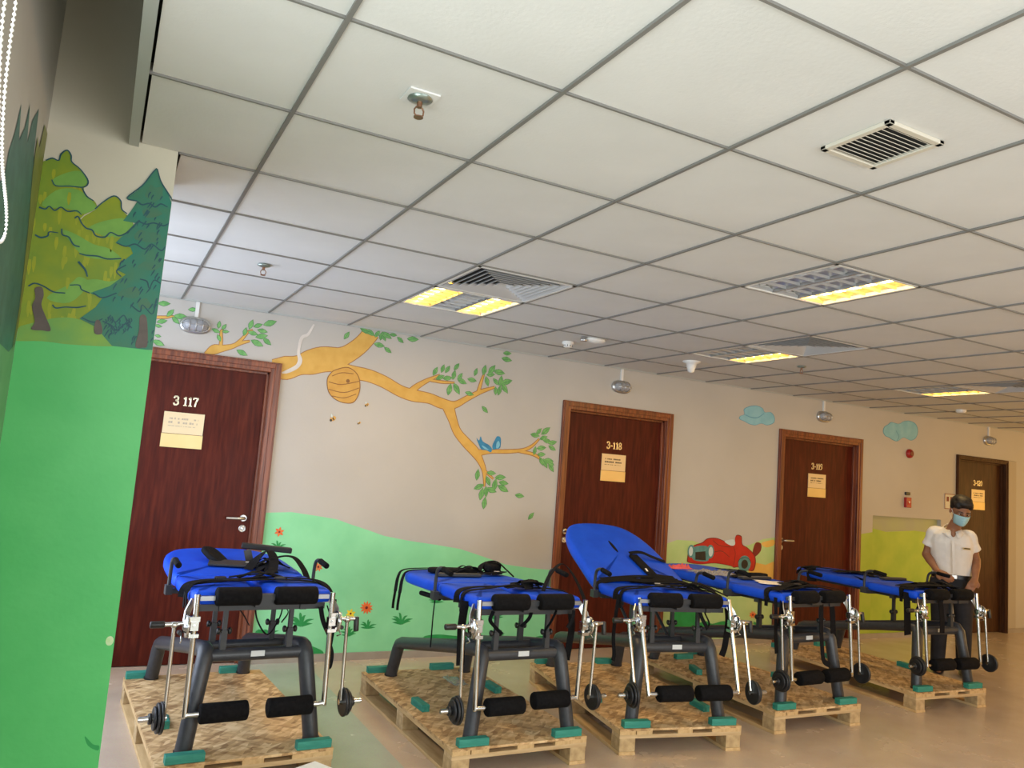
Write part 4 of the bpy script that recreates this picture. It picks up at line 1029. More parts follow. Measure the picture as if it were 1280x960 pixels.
        # pivot: gear disc, clamp, link to the frame
        pv = cached('pivot%d' % s, lambda: MB().lathe([(.012, .0), (.048, .002), (.050, .005), (.050, .011), (.046, .014), (.030, .015), (.028, .022), (.010, .024)] if s == 1 else [(.012, -.0), (.048, -.002), (.050, -.005), (.050, -.011), (.046, -.014), (.030, -.015), (.028, -.022), (.010, -.024)], (s * .026, 0, .0), 24, 'x'), 'pivot_disc', 'chrome', t, (LV_X, -.055, .565))
        def clampm():
            m_ = MB().box(-.018, .018, -.018, .018, -.02, .02).box(s * .012 - .02, s * .012 + .035, -.014, .014, .018, .042).box(-.022, .022, -.022, .022, -.05, -.032)
            m_.cyl((s * .03, 0, .012), (s * .095, 0, .012), .009, 10).cyl((0, -.03, .0), (0, .03, .0), .007, 10).cyl((s * .02, -.026, -.03), (s * .02, .03, -.03), .006, 8)
            m_.tube([(s * .045, .02, -.04), (s * .05, -.02, -.06), (s * .045, .02, -.075)], .004, 6)
            return m_
        cl = cached('clamp%d' % s, clampm, 'clamp', 'chrome', t, (LV_X + s * .003, -.055, .565), bev=(.003, 1))
        cached('pin', lambda: MB().cyl((0, -.012, 0), (0, .03, 0), .010, 10, .003), 'lock_pin', 'blackplastic', cl, (s * .055, 0, -.03))
        cached('link%d' % s, lambda: MB().tube([(s * .27, .02, .665), (s * .325, -.0, .66), (s * .345, -.02, .62), (s * .352, -.04, .575)], .01, sq=(.006, .036)), 'link_plate', 'steel', t, (dx, 0, 0))
        # crank grip outboard
        cached('crank%d' % s, lambda: MB().cyl((s * .38, -.055, .575), (s * .455, -.055, .575), .010, 12), 'crank_bar', 'chrome', t, (dx, 0, 0))
        if s == -1: cached('cg-1', lambda: MB().cyl((-.44, -.055, .575), (-.50, -.055, .575), .015, 14, .004), 'crank_grip', 'blackplastic', t, (dx, 0, 0))
        else: cached('cg1', lambda: MB().cyl((.447, -.055, .583), (.447, -.065, .515), .013, 14, .004), 'crank_grip', 'blackplastic', t)
        # weight rod and plates
        wr = empty_part('weight_rod', t); wr.location = (s * .40 + dx, -.055, .572)
        wr.rotation_euler = (-math.atan2(sw * 1.0 + wt * s, .4), 0, 0)
        cached('rod', lambda: MB().tube([(0, 0, .012), (0, 0, -.395)], .0085, 12).lathe([(.012, -.012), (.015, -.008), (.015, .008), (.012, .012)], (0, 0, 0), 14, 'x'), 'rod', 'chrome', wr)
        cached('spin%d' % s, lambda: MB().cyl((-s * .01, 0, -.390), (s * .10, 0, -.390), .0125, 14).cyl((s * .10, 0, -.390), (s * .104, 0, -.390), .010, 12), 'spindle', 'chrome', wr)
        for q, (rr, th, xo) in enumerate(((.068, .014, .012), (.064, .012, .026), (.050, .011, .039))):
            cached('plate%d' % q, lambda: MB().lathe([(.014, -th / 2), (rr - .012, -th / 2 * .7), (rr - .004, -th / 2), (rr, -th / 4), (rr, th / 4), (rr - .004, th / 2), (rr - .012, th / 2 * .7), (.014, th / 2)], (0, 0, 0), 26, 'x'), 'weight_plate', 'iron', wr, (s * xo, 0, -.390))
        cached('collar', lambda: MB().lathe([(.013, -.007), (.022, -.007), (.024, 0), (.022, .007), (.013, .007)], (0, 0, 0), 16, 'x'), 'spring_collar', 'blackplastic', wr, (s * .056, 0, -.390))
    for kind, pts, wd in straps:
        if kind == 'lay': drape_strap(pts, wd).build('strap', 'strap', t)
        elif kind == 'layb': drape_strap(pts, wd).build('strap', 'strap', bh)
        elif kind == 'hang': strap_band(pts, wd, .004).build('hanging_strap', 'strap', t)
        elif kind == 'cord': MB().tube(crom(pts, False, 5), wd, 6).build('cord', 'strap', t)
    return t, bh
TOPZ = RSEAT + .053
def belt(y0=.20, y1=.14, z=TOPZ):
    return ('lay', [(-.345, y0 - .03, z - .06), (-.325, y0 - .01, z - .005), (-.24, y0 + .03, z + .008), (-.12, y0 + .05, z + .010), (0, y0 + .03, z + .014), (.12, y1 + .05, z + .010), (.24, y1 + .03, z + .008), (.33, y1, z - .008), (.345, y1 - .02, z - .07)], .036)
def belt2(y=.10):
    return ('lay', [(-.34, y, TOPZ - .10), (-.338, y, TOPZ - .02), (-.30, y + .01, TOPZ + .006), (-.18, y + .05, TOPZ + .012), (-.06, y + .08, TOPZ + .02), (.05, y + .10, TOPZ + .028)], .026)
def buckle(b, x, y, z, rz=0, par=None):
    o = MB().box(-.024, .024, -.018, .018, 0, .012).box(-.03, -.02, -.012, .012, .002, .010).build('buckle', 'blackplastic', par or b, (x, y, z)); o.rotation_euler = (0, 0, R(rz)); bevel(o, .003); return o
def labeltab(par, x, y, z, rz=0):
    o = MB().box(-.018, .018, -.006, .006, 0, .0015).build('care_tag', 'paper', par, (x, y, z)); o.rotation_euler = (0, 0, R(rz)); return o
def loop_hang(x, y, z0, drop, w=.022, lean=.05):
    return ('hang', [(x, y, z0), (x + lean * .3, y - .01, z0 - drop * .5), (x + lean, y - .012, z0 - drop), (x + lean * 1.25, y, z0 - drop - .01), (x + lean * 1.6, y + .012, z0 - drop * .8), (x + lean * 1.1, y + .018, z0 - drop * .3), (x + lean * .8, y + .02, z0)], w)
cushion = lambda sx, sy, sz: pad_mesh([(-sx, -sy), (sx, -sy), (sx, sy), (-sx, sy)], sz, .008)
# --- bench 1
st1 = [belt(.20, .18), belt2(.12), loop_hang(.27, -.02, .63, .13), ('hang', [(.345, .0, .66), (.35, -.01, .56), (.345, -.01, .47), (.34, -.01, .42)], .018), ('hang', [(.345, -.0, .44), (.352, -.02, .40), (.345, -.03, .345), (.335, -.02, .34), (.338, 0, .40), (.345, .0, .44)], .02),
       ('hang', [(.08, .05, .64), (.13, .04, .60), (.10, .03, .55)], .02), ('cord', [(-.02, .1, .64), (0, .09, .55), (.06, .10, .48), (.11, .1, .56), (.12, .1, .64)], .004), ('hang', [(-.13, .05, .64), (-.09, .04, .60), (-.05, .04, .54)], .016),
       ('lay', [(.02, .22, TOPZ + .02), (.10, .26, TOPZ + .018), (.20, .25, TOPZ + .015), (.31, .20, TOPZ + .01), (.35, .12, TOPZ - .02), (.36, .06, TOPZ - .09)], .03), ('lay', [(-.34, .06, TOPZ - .1), (-.335, .08, TOPZ), (-.25, .14, TOPZ + .02), (-.1, .13, TOPZ + .022), (.05, .17, TOPZ + .02)], .028)]
b1, bh1 = bench(1, .99, 2.135, 4.0, 'blue exercise bench farthest left, in front of door 3-117', 4, (.02, .02), 0, st1)
p = MB().box(-.15, .15, -.07, .07, 0, .012).build('chest_plate', 'darkmetal', bh1, (.02, .23, .068)); p.rotation_euler = (0, 0, R(-14)); bevel(p, .004)
labeltab(p, .06, .02, .013)
p = cushion(.045, .075, .03).build('chest_cushion', 'strap', bh1, (-.08, .36, .075)); p.rotation_euler = (R(20), R(10), R(28))
p = MB().box(-.14, .14, -.02, .02, 0, .03).build('chest_bar', 'blackplastic', bh1, (.19, .30, .135)); bevel(p, .006); p.rotation_euler = (0, R(4), R(-8))
MB().tube([(.10, .28, .07), (.08, .29, .14)], .01, sq=(.04, .01)).build('bar_bracket', 'darkmetal', bh1)
drape_strap([(.05, .10, .07), (.10, .16, .11), (.16, .16, .16), (.18, .10, .13), (.16, .02, .09), (.12, -.06, .085)], .05).build('strap', 'strap', bh1)
drape_strap([(.16, .2, .075), (.24, .2, .12), (.31, .16, .125), (.345, .08, .08), (.36, .02, .03)], .035).build('strap', 'strap', bh1)
buckle(b1, -.16, .24, TOPZ + .012); buckle(b1, .12, .2, TOPZ + .015)
# --- bench 2
st2 = [belt(.20, .16), belt2(.12), ('hang', [(-.22, -.02, .64), (-.24, -.03, .60), (-.21, -.03, .565), (-.17, -.04, .53)], .022), ('hang', [(.02, .0, .64), (.0, -.01, .60), (-.05, -.02, .56)], .02), ('hang', [(.16, -.02, .64), (.13, -.02, .58), (.10, -.02, .54), (.10, -.02, .50)], .018), ('hang', [(.27, -.02, .64), (.26, -.03, .60), (.23, -.03, .55)], .02),
       ('hang', [(-.345, .06, .68), (-.36, .05, .56), (-.355, .05, .46), (-.35, .05, .36)], .045), ('hang', [(.30, .06, .64), (.31, .05, .54), (.30, .05, .44), (.29, .05, .36)], .04), ('cord', [(-.36, .42, .62), (-.372, .40, .54), (-.38, .38, .44), (-.39, .36, .38)], .004),
       ('lay', [(.02, .26, TOPZ + .02), (.06, .24, TOPZ + .03), (.12, .20, TOPZ + .05), (.18, .22, TOPZ + .03)], .10), ('lay', [(.14, .10, TOPZ + .01), (.2, .14, TOPZ + .09), (.28, .16, TOPZ + .15), (.33, .14, TOPZ + .12), (.36, .08, TOPZ + .04), (.37, .02, TOPZ - .04)], .022)]
b2, bh2 = bench(2, 2.315, 1.925, .3, 'blue exercise bench second from left, lying flat before the painted hill', -2.3, (.035, -.02), .0, st2, long=1.03)
for o_ in (.60, .52): drape_strap([(-.36, o_ - .02, -.06), (-.34, o_, .03), (-.30, o_ + .01, .07), (-.15, o_ + .04, .078), (0, o_ + .02, .08), (.06, o_ - .06, .08)], .02).build('strap', 'strap', bh2)
for o_ in (.60, .52): strap_band([(-.36, o_ - .02, -.06), (-.37, o_ - .03, -.12), (-.375, o_ - .04, -.16)], .016).build('hanging_strap', 'strap', bh2)
p = cushion(.13, .05, .03).build('chest_cushion', 'strap', bh2, (-.03, .46, .068)); p.rotation_euler = (0, 0, R(-10))
p = cushion(.05, .035, .05).build('chest_cushion', 'strap', bh2, (.22, .42, .09)); p.rotation_euler = (R(15), 0, R(20))
drape_strap([(-.02, .36, .075), (.1, .33, .08), (.22, .33, .085), (.3, .4, .085)], .05).build('strap', 'strap', bh2)
drape_strap([(.12, .40, .08), (.16, .42, .13), (.24, .40, .15), (.30, .36, .10), (.34, .33, .06)], .035).build('strap', 'strap', bh2)
p = MB().box(-.14, .14, -.025, .025, 0, .02).build('chest_bar', 'darkmetal', bh2, (-.08, .26, .066)); bevel(p, .005); p.rotation_euler = (0, 0, R(-6))
labeltab(bh2, .20, .30, .095, 10)
MB().tube([(-.30, .02, -.03), (-.30, .30, -.035)], .014, 10).build('side_rail_grip', 'foam', bh2)
# --- bench 3
st3 = [belt(.20, .16), belt2(.12), ('hang', [(-.35, .12, TOPZ - .02), (-.37, .11, .55), (-.375, .11, .45), (-.38, .08, .36), (-.40, .05, .33)], .022), loop_hang(.14, .02, .63, .10), ('hang', [(.34, .03, .66), (.345, .02, .56), (.33, .02, .42), (.31, .02, .36)], .04),
       ('lay', [(.0, .26, TOPZ + .02), (.1, .27, TOPZ + .02), (.2, .22, TOPZ + .025), (.3, .17, TOPZ + .015), (.35, .08, TOPZ - .04)], .045), ('lay', [(.05, .34, TOPZ + .02), (.2, .30, TOPZ + .03), (.32, .24, TOPZ + .02), (.42, .14, TOPZ - .02)], .03)]
b3, bh3 = bench(3, 3.348, 1.93, -8.3, 'blue exercise bench with its backrest raised, in front of door 3-118', 22.5, (.13, .105), .0, st3, long=1.13, ldx=.03)
p = MB().box(-.032, .032, -.15, .15, 0, .018).build('chest_plate', 'strap', bh3, (.10, .21, .066)); bevel(p, .005); p.rotation_euler = (0, 0, R(6))
labeltab(p, -.02, -.06, .0185, 78)
drape_strap([(.06, .37, .085), (.14, .36, .10), (.22, .33, .085), (.31, .30, .068)], .035).build('strap', 'strap', bh3)
drape_strap([(-.35, -.02, .04), (-.30, .0, .075), (-.15, .02, .085), (.0, .0, .09), (.15, .01, .09), (.3, -.01, .085), (.38, -.06, .05)], .045).build('strap', 'strap', bh3)
drape_strap([(-.30, .03, .075), (-.15, .05, .08), (-.02, .06, .085), (.08, .06, .085)], .03).build('strap', 'strap', bh3)
buckle(b3, -.02, .22, TOPZ + .018); labeltab(b3, -.02, .25, TOPZ + .03)
# --- bench 4
st4 = [belt(.12, .10), belt2(.10), ('hang', [(-.345, .02, .68), (-.36, .0, .58), (-.355, .0, .46), (-.34, .0, .33)], .03), ('hang', [(-.30, .0, .66), (-.32, -.01, .58), (-.33, -.01, .50)], .045), ('hang', [(.05, -.03, .64), (.04, -.04, .50), (.04, -.05, .38), (.05, -.06, .28), (.10, -.07, .25)], .035), ('hang', [(.22, .02, .64), (.24, .02, .50), (.25, .02, .38), (.24, .02, .30)], .05),
       ('lay', [(-.32, .05, TOPZ + .01), (-.2, .08, TOPZ + .02), (0, .1, TOPZ + .02), (.15, .1, TOPZ + .03), (.32, .06, TOPZ + .01)], .06), ('lay', [(.0, .2, TOPZ + .01), (.12, .2, TOPZ + .03), (.24, .24, TOPZ + .02), (.34, .2, TOPZ - .01)], .05)]
b4, bh4 = bench(4, 4.565, 2.03, 3.0, 'blue flat exercise bench with paper and plastic wrap, fourth from left', 1, (.03, .03), .0, st4, True, 1.13, .03)
p = MB().box(-.15, .15, -.03, .03, 0, .02).build('chest_bar', 'darkmetal', bh4, (.05, .08, .066)); bevel(p, .006)
drape_strap([(-.1, .16, .072), (.05, .20, .078), (.2, .26, .078), (.3, .3, .07)], .06).build('strap', 'strap', bh4)
p = cushion(.1, .04, .02).build('chest_cushion', 'strap', bh4, (.18, .20, .07))
buckle(b4, .0, .13, TOPZ + .025)
# --- bench 5
st5 = [belt(.12, .10), belt2(.10), ('hang', [(-.345, .05, .69), (-.36, .03, .56), (-.355, .03, .44), (-.35, .03, .38)], .07), ('hang', [(-.05, -.01, .64), (-.04, -.02, .50), (-.04, -.02, .40)], .05),
       ('lay', [(-.34, .05, TOPZ), (-.25, .08, TOPZ + .02), (-.1, .06, TOPZ + .03), (.1, .04, TOPZ + .03), (.3, .02, TOPZ + .01)], .08), ('lay', [(-.30, .16, TOPZ + .01), (-.1, .2, TOPZ + .02), (.1, .18, TOPZ + .03), (.3, .12, TOPZ + .01)], .05)]
b5, bh5 = bench(5, 6.065, 2.10, -3.0, 'blue flat exercise bench farthest right, in front of the standing man', 0, (.03, .03), .0, st5, True, 1.15, .035)
drape_strap([(-.32, .70, .02), (-.3, .66, .08), (-.15, .62, .085), (0, .5, .08), (.1, .3, .08), (.12, .05, .08)], .05).build('strap', 'strap', bh5)
drape_strap([(-.27, .58, -.03), (-.26, .60, .04), (-.24, .62, .085), (-.1, .7, .088)], .08).build('strap', 'strap', bh5)
drape_strap([(-.16, .45, .075), (0, .42, .082), (.15, .40, .082)], .10).build('strap', 'strap', bh5)
p = MB().box(-.13, .13, -.03, .03, 0, .02).build('chest_bar', 'darkmetal', bh5, (.10, .06, .066)); bevel(p, .006)

def heap(par, cx, cy, z, sx, sy, h, n, seed, w=.03):
    rnd = random.Random(seed)
    for k in range(n):
        a = rnd.uniform(0, PI); L = rnd.uniform(.6, 1.0)
        p0 = Vector((cx + rnd.uniform(-.3, .3) * sx, cy + rnd.uniform(-.3, .3) * sy, z))
        d = Vector((math.cos(a) * sx * L, math.sin(a) * sy * L, 0)); e = Vector((-d.y, d.x, 0)) * rnd.uniform(-.4, .4)
        hh = h * rnd.uniform(.35, 1)
        pts = [p0 - d, p0 - d * .5 + e * .5 + Vector((0, 0, hh * .6)), p0 + e + Vector((0, 0, hh)), p0 + d * .5 + e * .4 + Vector((0, 0, hh * .5)), p0 + d + Vector((0, 0, .002))]
        drape_strap(pts, w * rnd.uniform(.7, 1.2)).build('strap', 'strap', par)
heap(bh1, .17, .13, .07, .11, .10, .06, 6, 1, .04)
heap(b1, .05, .30, TOPZ + .012, .13, .07, .035, 4, 2)
heap(bh2, .05, .42, .07, .13, .07, .05, 5, 3, .035); heap(bh2, .22, .42, .07, .08, .06, .07, 5, 4, .045)
heap(b2, .10, .22, TOPZ + .012, .14, .07, .04, 5, 5, .04)
heap(b3, .22, .20, TOPZ + .012, .13, .12, .04, 7, 6, .045); heap(bh3, .12, .05, .07, .2, .05, .025, 4, 7, .04)
heap(b4, -.05, .10, TOPZ + .012, .2, .08, .03, 6, 8, .05); heap(b4, .16, .28, TOPZ + .012, .12, .12, .03, 6, 9, .05); heap(bh4, .15, .35, .07, .1, .22, .025, 5, 10, .045)
heap(b5, -.12, .12, TOPZ + .012, .18, .09, .035, 7, 11, .06); heap(b5, .14, .15, TOPZ + .012, .16, .12, .04, 7, 12, .06); heap(bh5, .12, .35, .07, .1, .25, .025, 5, 13, .05); heap(bh5, -.22, .68, .07, .06, .06, .03, 4, 14, .05)
# loose things lying on bench 4
def crumple(name, mat, sx, sy, h, seed, n=16, parent=None):
    rnd = random.Random(seed); vs = []; fs = []
    for i in range(n + 1):
        for j_ in range(n // 2 + 1):
            u = i / n * 2 - 1; v_ = j_ / (n // 2) * 2 - 1
            e = 1 - max(abs(u), abs(v_)) ** 4
            z = abs(noise.noise(Vector((u * 3 + seed, v_ * 3, 0)))) * h * 1.6 + rnd.uniform(0, h * .25)
            vs.append((u * sx * (1 + .08 * math.sin(v_ * 5 + seed)), v_ * sy * (1 + .1 * math.sin(u * 7)), z * max(e, .12) + .002))
    m2 = n // 2 + 1
    for i in range(n):
        for j_ in range(n // 2): a = i * m2 + j_; fs.append((a, a + m2, a + m2 + 1, a + 1))
    return MB().add(vs, fs, True)
def world_on(bobj, x, y, z, rz): 
    return Matrix.Translation(bobj.location) @ Matrix.Rotation(bobj.rotation_euler.z, 4, 'Z') @ Vector((x, y, z))
def wrap_mat():
    m_ = new_mat('clear_plastic_film', (.85, .84, .80), .12)
    b = m_.node_tree.nodes['Principled BSDF']; b.inputs['Transmission Weight'].default_value = .75; b.inputs['IOR'].default_value = 1.2; b.inputs['Alpha'].default_value = .75; return m_
M['film'] = wrap_mat()
pos = world_on(b4, -.10, .80, RSEAT + .056, 0)
o = crumple('plastic_wrap', 'film', .17, .12, .035, 3, 22).build('plastic_wrap', 'film', None, pos); o.rotation_euler = (0, 0, R(-12)); sol = o.modifiers.new('s', 'SOLIDIFY'); sol.thickness = .0008
tag(o, 'crumpled clear plastic wrap lying on the fourth blue bench', 'plastic wrap')
M['pink'] = new_mat('pink_cloth', (.70, .12, .14), .8)
pos = world_on(b4, -.19, 1.10, RSEAT + .056, 0)
o = crumple('pink_cloth', 'pink', .10, .07, .035, 9, 16).build('pink_cloth', 'pink', None, pos); sol = o.modifiers.new('s', 'SOLIDIFY'); sol.thickness = .002
tag(o, 'small pink cloth at the head end of the fourth bench', 'cloth')
pos = world_on(b4, .05, .36, RSEAT + .056, 0)
o = crumple('paper_sheet', 'paper', .105, .13, .010, 5, 12).build('paper_sheet', 'paper', None, pos); o.rotation_euler = (0, 0, R(60)); sol = o.modifiers.new('s', 'SOLIDIFY'); sol.thickness = .001
tag(o, 'curled white paper sheet lying on the fourth blue bench', 'paper')
# torn packing film left on pallet 1 and 2
M['tealfilm'] = new_mat('teal_film', (.10, .45, .48), .3)
o = crumple('packing_film', 'tealfilm', .05, .04, .02, 12, 10).build('packing_film', 'tealfilm', None, (.63, 2.62, PT + .004)); sol = o.modifiers.new('s', 'SOLIDIFY'); sol.thickness = .0008
tag(o, 'scrap of teal packing film on the leftmost pallet', 'packing film')
o = crumple('packing_film', 'film', .05, .10, .03, 15, 12).build('packing_film', 'film', None, (2.40, 2.95, PT + .004)); sol = o.modifiers.new('s', 'SOLIDIFY'); sol.thickness = .0008
tag(o, 'clear packing film on the second pallet from the left', 'packing film')

# white box at the bottom edge of the picture
def on_zp(px, py, z):
    d = ray(px, py); tt = (z - cam_loc.z) / d.z; return cam_loc + d * tt
A = on_zp(394, 950, .34); B = on_zp(412, 957, .34); C_ = on_zp(372, 961, .34)
t = thing('white_bin', 'white plastic tub top at the bottom edge, before the leftmost pallet', 'tub', (0, 0, 0))
u = (B - A); u.z = 0; u_n = u.normalized(); v_ = Vector((u_n.y, -u_n.x, 0))
if v_.dot(C_ - A) < 0: v_ = -v_
w1, w2 = .12, .26
def quad(z, g): 
    a = A + (-u_n - v_) * g; return [Vector((p.x, p.y, z)) for p in (a, a + u_n * (w1 + 2 * g), a + u_n * (w1 + 2 * g) + v_ * (w2 + 2 * g), a + v_ * (w2 + 2 * g))]
bevel(MB().rings([quad(0, -.02), quad(.30, 0)], smooth=False).build('tub', 'white_plastic', t), .006)
bevel(MB().rings([quad(.301, .004), quad(.325, .004), quad(.34, -.008)], smooth=False).build('lid', 'white_plastic', t), .004)

# ================================================================== PERSON
def blobs(name, parts, mat, parent, voxel=.009, sm=6):
    """tapered limbs and ellipsoids fused into one continuous surface"""
    mb = MB()
    for p in parts:
        if p[0] == 't': mb.tube(crom(p[1], False, 5), [q for q in p[2]] if False else interp(p[2], (len(p[1]) - 1) * 5 + 1), p[3] if len(p) > 3 else 14); 
        elif p[0] == 'e': mb.ell(p[1], *p[2], 18, 12, p[3] if len(p) > 3 else None)
        elif p[0] == 'r': mb.rings(p[1])
    if True:
        for p in parts:
            if p[0] == 't' and len(p) < 5: 
                for q, r_ in ((p[1][0], p[2][0]), (p[1][-1], p[2][-1])): mb.ell(q, r_, r_, r_, 12, 8)
    o = mb.build(name, mat, parent, None, True)
    md = o.modifiers.new('remesh', 'REMESH'); md.mode = 'VOXEL'; md.voxel_size = voxel; md.use_smooth_shade = True
    if sm: s_ = o.modifiers.new('smooth', 'SMOOTH'); s_.iterations = sm; s_.factor = .5
    return o
def interp(rs, n):
    out = []
    for i in range(n):
        u = i / (n - 1) * (len(rs) - 1); k = min(int(u), len(rs) - 2); out.append(rs[k] * (1 - (u - k)) + rs[k + 1] * (u - k))
    return out
per = thing('person', 'standing person in white short-sleeved shirt and light blue face mask leaning over a bench', 'person', (7.24, 2.80, 0), R(-48))
# local frame: x to the right of the picture, -y towards the camera, z up
HIPZ = .86
def ring(c, rx, ry, n=20, rot=None, pw=.85):
    out = []
    for k in range(n):
        a = 2 * PI * k / n; p = Vector((rx * math.copysign(abs(math.cos(a)) ** pw, math.cos(a)), ry * math.copysign(abs(math.sin(a)) ** pw, math.sin(a)), 0))
        if rot: p = rot @ p
        out.append(Vector(c) + p)
    return out
lean = Matrix.Rotation(R(22), 3, 'X')
SHL = Vector((-.165, -.075, 1.262)); SHR = Vector((.130, -.075, 1.250))
ELL = Vector((-.215, -.02, 1.045)); ELR = Vector((.195, .0, 1.035))
WRL = Vector((-.145, -.19, .915)); WRR = Vector((.165, -.13, .880))
HEAD = Vector((.030, -.20, 1.465)); NECK = Vector((-.02, -.11, 1.285))
torso = [ring((0, 0, .80), .135, .10), ring((0, 0, .86), .15, .105), ring((-.005, -.01, .95), .138, .098), ring((-.012, -.035, 1.06), .152, .105), ring((-.022, -.07, 1.16), .155, .100), ring((-.028, -.092, 1.23), .128, .075), ring((-.028, -.105, 1.27), .075, .05)]
def hand(W, d, side, name_parts, curl=.5):
    d = d.normalized(); pr = [];
    n_ = Vector((0, -1, 0)); ac = d.cross(n_).normalized(); n_ = ac.cross(d).normalized()
    pal = W + d * .045
    pr.append(('t', [W - d * .005, W + d * .03, W + d * .075], [.024, .030, .028], 12))
    for a in (-.5, .5): pr.append(('t', [W + d * .02 + ac * a * .02, W + d * .08 + ac * a * .046], [.018, .016], 10))
    for k, ln in enumerate((.062, .072, .068, .054)):
        o_ = (k - 1.5) * .019; b_ = W + d * .078 + ac * o_
        pr.append(('t', [b_, b_ + d * ln * .5 - n_ * .004, b_ + d * ln * .78 + -n_ * ln * curl * .5, b_ + d * ln * .86 - n_ * ln * curl * .95], [.0095, .009, .0085, .0075], 8))
    b_ = W + d * .02 + ac * side * .024
    pr.append(('t', [b_, b_ + d * .025 + ac * side * .022 + n_ * .008, b_ + d * .055 + ac * side * .026 + n_ * .008], [.012, .011, .009], 8))
    return pr
body = [('r', torso), ('t', [NECK + Vector((0, .02, -.04)), NECK + Vector((.02, -.03, .05)), HEAD + Vector((-.005, .025, -.075))], [.062, .053, .052]),
        ('t', [SHL + Vector((.05, 0, -.03)), SHL, ELL], [.034, .037, .033]), ('t', [ELL, ELL.lerp(WRL, .35), WRL], [.037, .038, .025]),
        ('t', [SHR + Vector((-.05, 0, -.03)), SHR, ELR], [.034, .037, .033]), ('t', [ELR, ELR.lerp(WRR, .35), WRR], [.037, .038, .025]),
        ('t', [(-.085, 0, .84), (-.09, -.02, .48), (-.10, .02, .09)], [.088, .055, .040]), ('t', [(.085, 0, .84), (.09, -.02, .48), (.10, .0, .09)], [.088, .055, .040]),
        ('t', [(-.10, .02, .07), (-.11, -.12, .045)], [.035, .03]), ('t', [(.10, 0, .07), (.11, -.13, .045)], [.035, .03])]
body += [('e', (-.022, -.168, 1.255), (.026, .022, .050))]
body += hand(WRL, Vector((.08, -.10, -.05)), 1, None, .8)
body += hand(WRR, Vector((-.05, -.06, -.09)), -1, None, .6)
# head: skull, jaw, nose, ears, brow
HR = Matrix.Rotation(R(12), 3, 'Z') @ Matrix.Rotation(R(24), 3, 'X') @ Matrix.Rotation(R(4), 3, 'Y')
def hp_(x, y, z): return HEAD + HR @ Vector((x, y, z))
H4 = HR
body += [('e', hp_(0, .01, .03), (.076, .094, .090), H4), ('e', hp_(0, -.022, -.045), (.060, .066, .070), H4), ('e', hp_(0, -.055, -.085), (.032, .028, .022), H4),
         ('e', hp_(0, -.070, .012), (.050, .020, .020), H4), ('t', [hp_(0, -.084, .012), hp_(0, -.102, -.022), hp_(0, -.104, -.034)], [.009, .013, .012], 8), ('e', hp_(.012, -.094, -.034), (.008, .009, .007), H4), ('e', hp_(-.012, -.094, -.034), (.008, .009, .007), H4),
         ('e', hp_(.078, .01, -.005), (.010, .020, .032), H4), ('e', hp_(-.078, .01, -.005), (.010, .020, .032), H4), ('e', hp_(.040, -.066, -.018), (.020, .016, .016), H4), ('e', hp_(-.040, -.066, -.018), (.020, .016, .016), H4)]
blobs('body', body, 'skin', per, .0065, 3)
M['eye'] = new_mat('eye_white', (.6, .58, .55), .3)
for s in (-1, 1):
    e = MB().ell(hp_(s * .030, -.076, .004), .013, .008, .0065, 12, 8, H4).build('eye', 'eye', per)
    MB().ell(hp_(s * .030, -.083, .003), .0055, .003, .0055, 10, 6, H4).build('iris', 'black', e)
    MB().tube([hp_(s * .012, -.091, .022), hp_(s * .03, -.089, .028), hp_(s * .052, -.076, .024)], [.003, .004, .002], 8).build('eyebrow', 'hair', per)
    MB().tube([hp_(s * .014, -.086, .010), hp_(s * .03, -.0855, .013), hp_(s * .046, -.076, .009)], .0022, 6).build('eyelid', 'hair', per)
hair = [('e', hp_(0, .024, .060), (.087, .102, .082), H4), ('e', hp_(0, -.045, .096), (.070, .050, .034), H4), ('e', hp_(0, -.01, .115), (.07, .07, .034), H4), ('e', hp_(.05, -.03, .07), (.03, .05, .034), H4), ('e', hp_(-.052, -.03, .07), (.03, .05, .034), H4), ('e', hp_(0, .07, .0), (.062, .045, .06), H4),
        ('e', hp_(.03, -.06, .098), (.036, .03, .022), H4), ('e', hp_(-.03, -.05, .102), (.036, .03, .024), H4), ('e', hp_(.0, .0, .120), (.06, .05, .02), H4), ('e', hp_(.076, .018, .03), (.010, .03, .03), H4), ('e', hp_(-.076, .018, .03), (.010, .03, .03), H4)]
blobs('hair', hair, 'hair', per, .007, 3)
# mask: curved pleated sheet over nose, mouth and chin with ear loops
vs = []; fs = []; nu, nv = 14, 10
for i in range(nv + 1):
    v2 = i / nv; z = -.012 - v2 * .092
    for k in range(nu + 1):
        u2 = k / nu * 2 - 1; hw = .070 - .010 * v2 - .014 * (v2 ** 3)
        yy = -.124 + .006 * math.cos(v2 * 26) * (1 - abs(u2)) + .075 * abs(u2) ** 2.2 + (.020 * abs(v2 - .25) ** 1.5) + (.028 * max(0, v2 - .75))
        vs.append(hp_(u2 * hw, yy, z + .010 * (1 - u2 * u2) * (1 - v2)))
for i in range(nv):
    for k in range(nu): a = i * (nu + 1) + k; fs.append((a, a + 1, a + nu + 2, a + nu + 1))
mk = MB().add(vs, fs, True).build('face_mask', 'mask', per); sd = mk.modifiers.new('s', 'SOLIDIFY'); sd.thickness = .002
for s in (-1, 1): MB().tube([hp_(s * .068, -.040, -.020), hp_(s * .080, -.01, .012), hp_(s * .088, .02, .0), hp_(s * .082, .015, -.03), hp_(s * .060, -.03, -.085)], .0015, 6).build('ear_loop', 'white_plastic', mk)
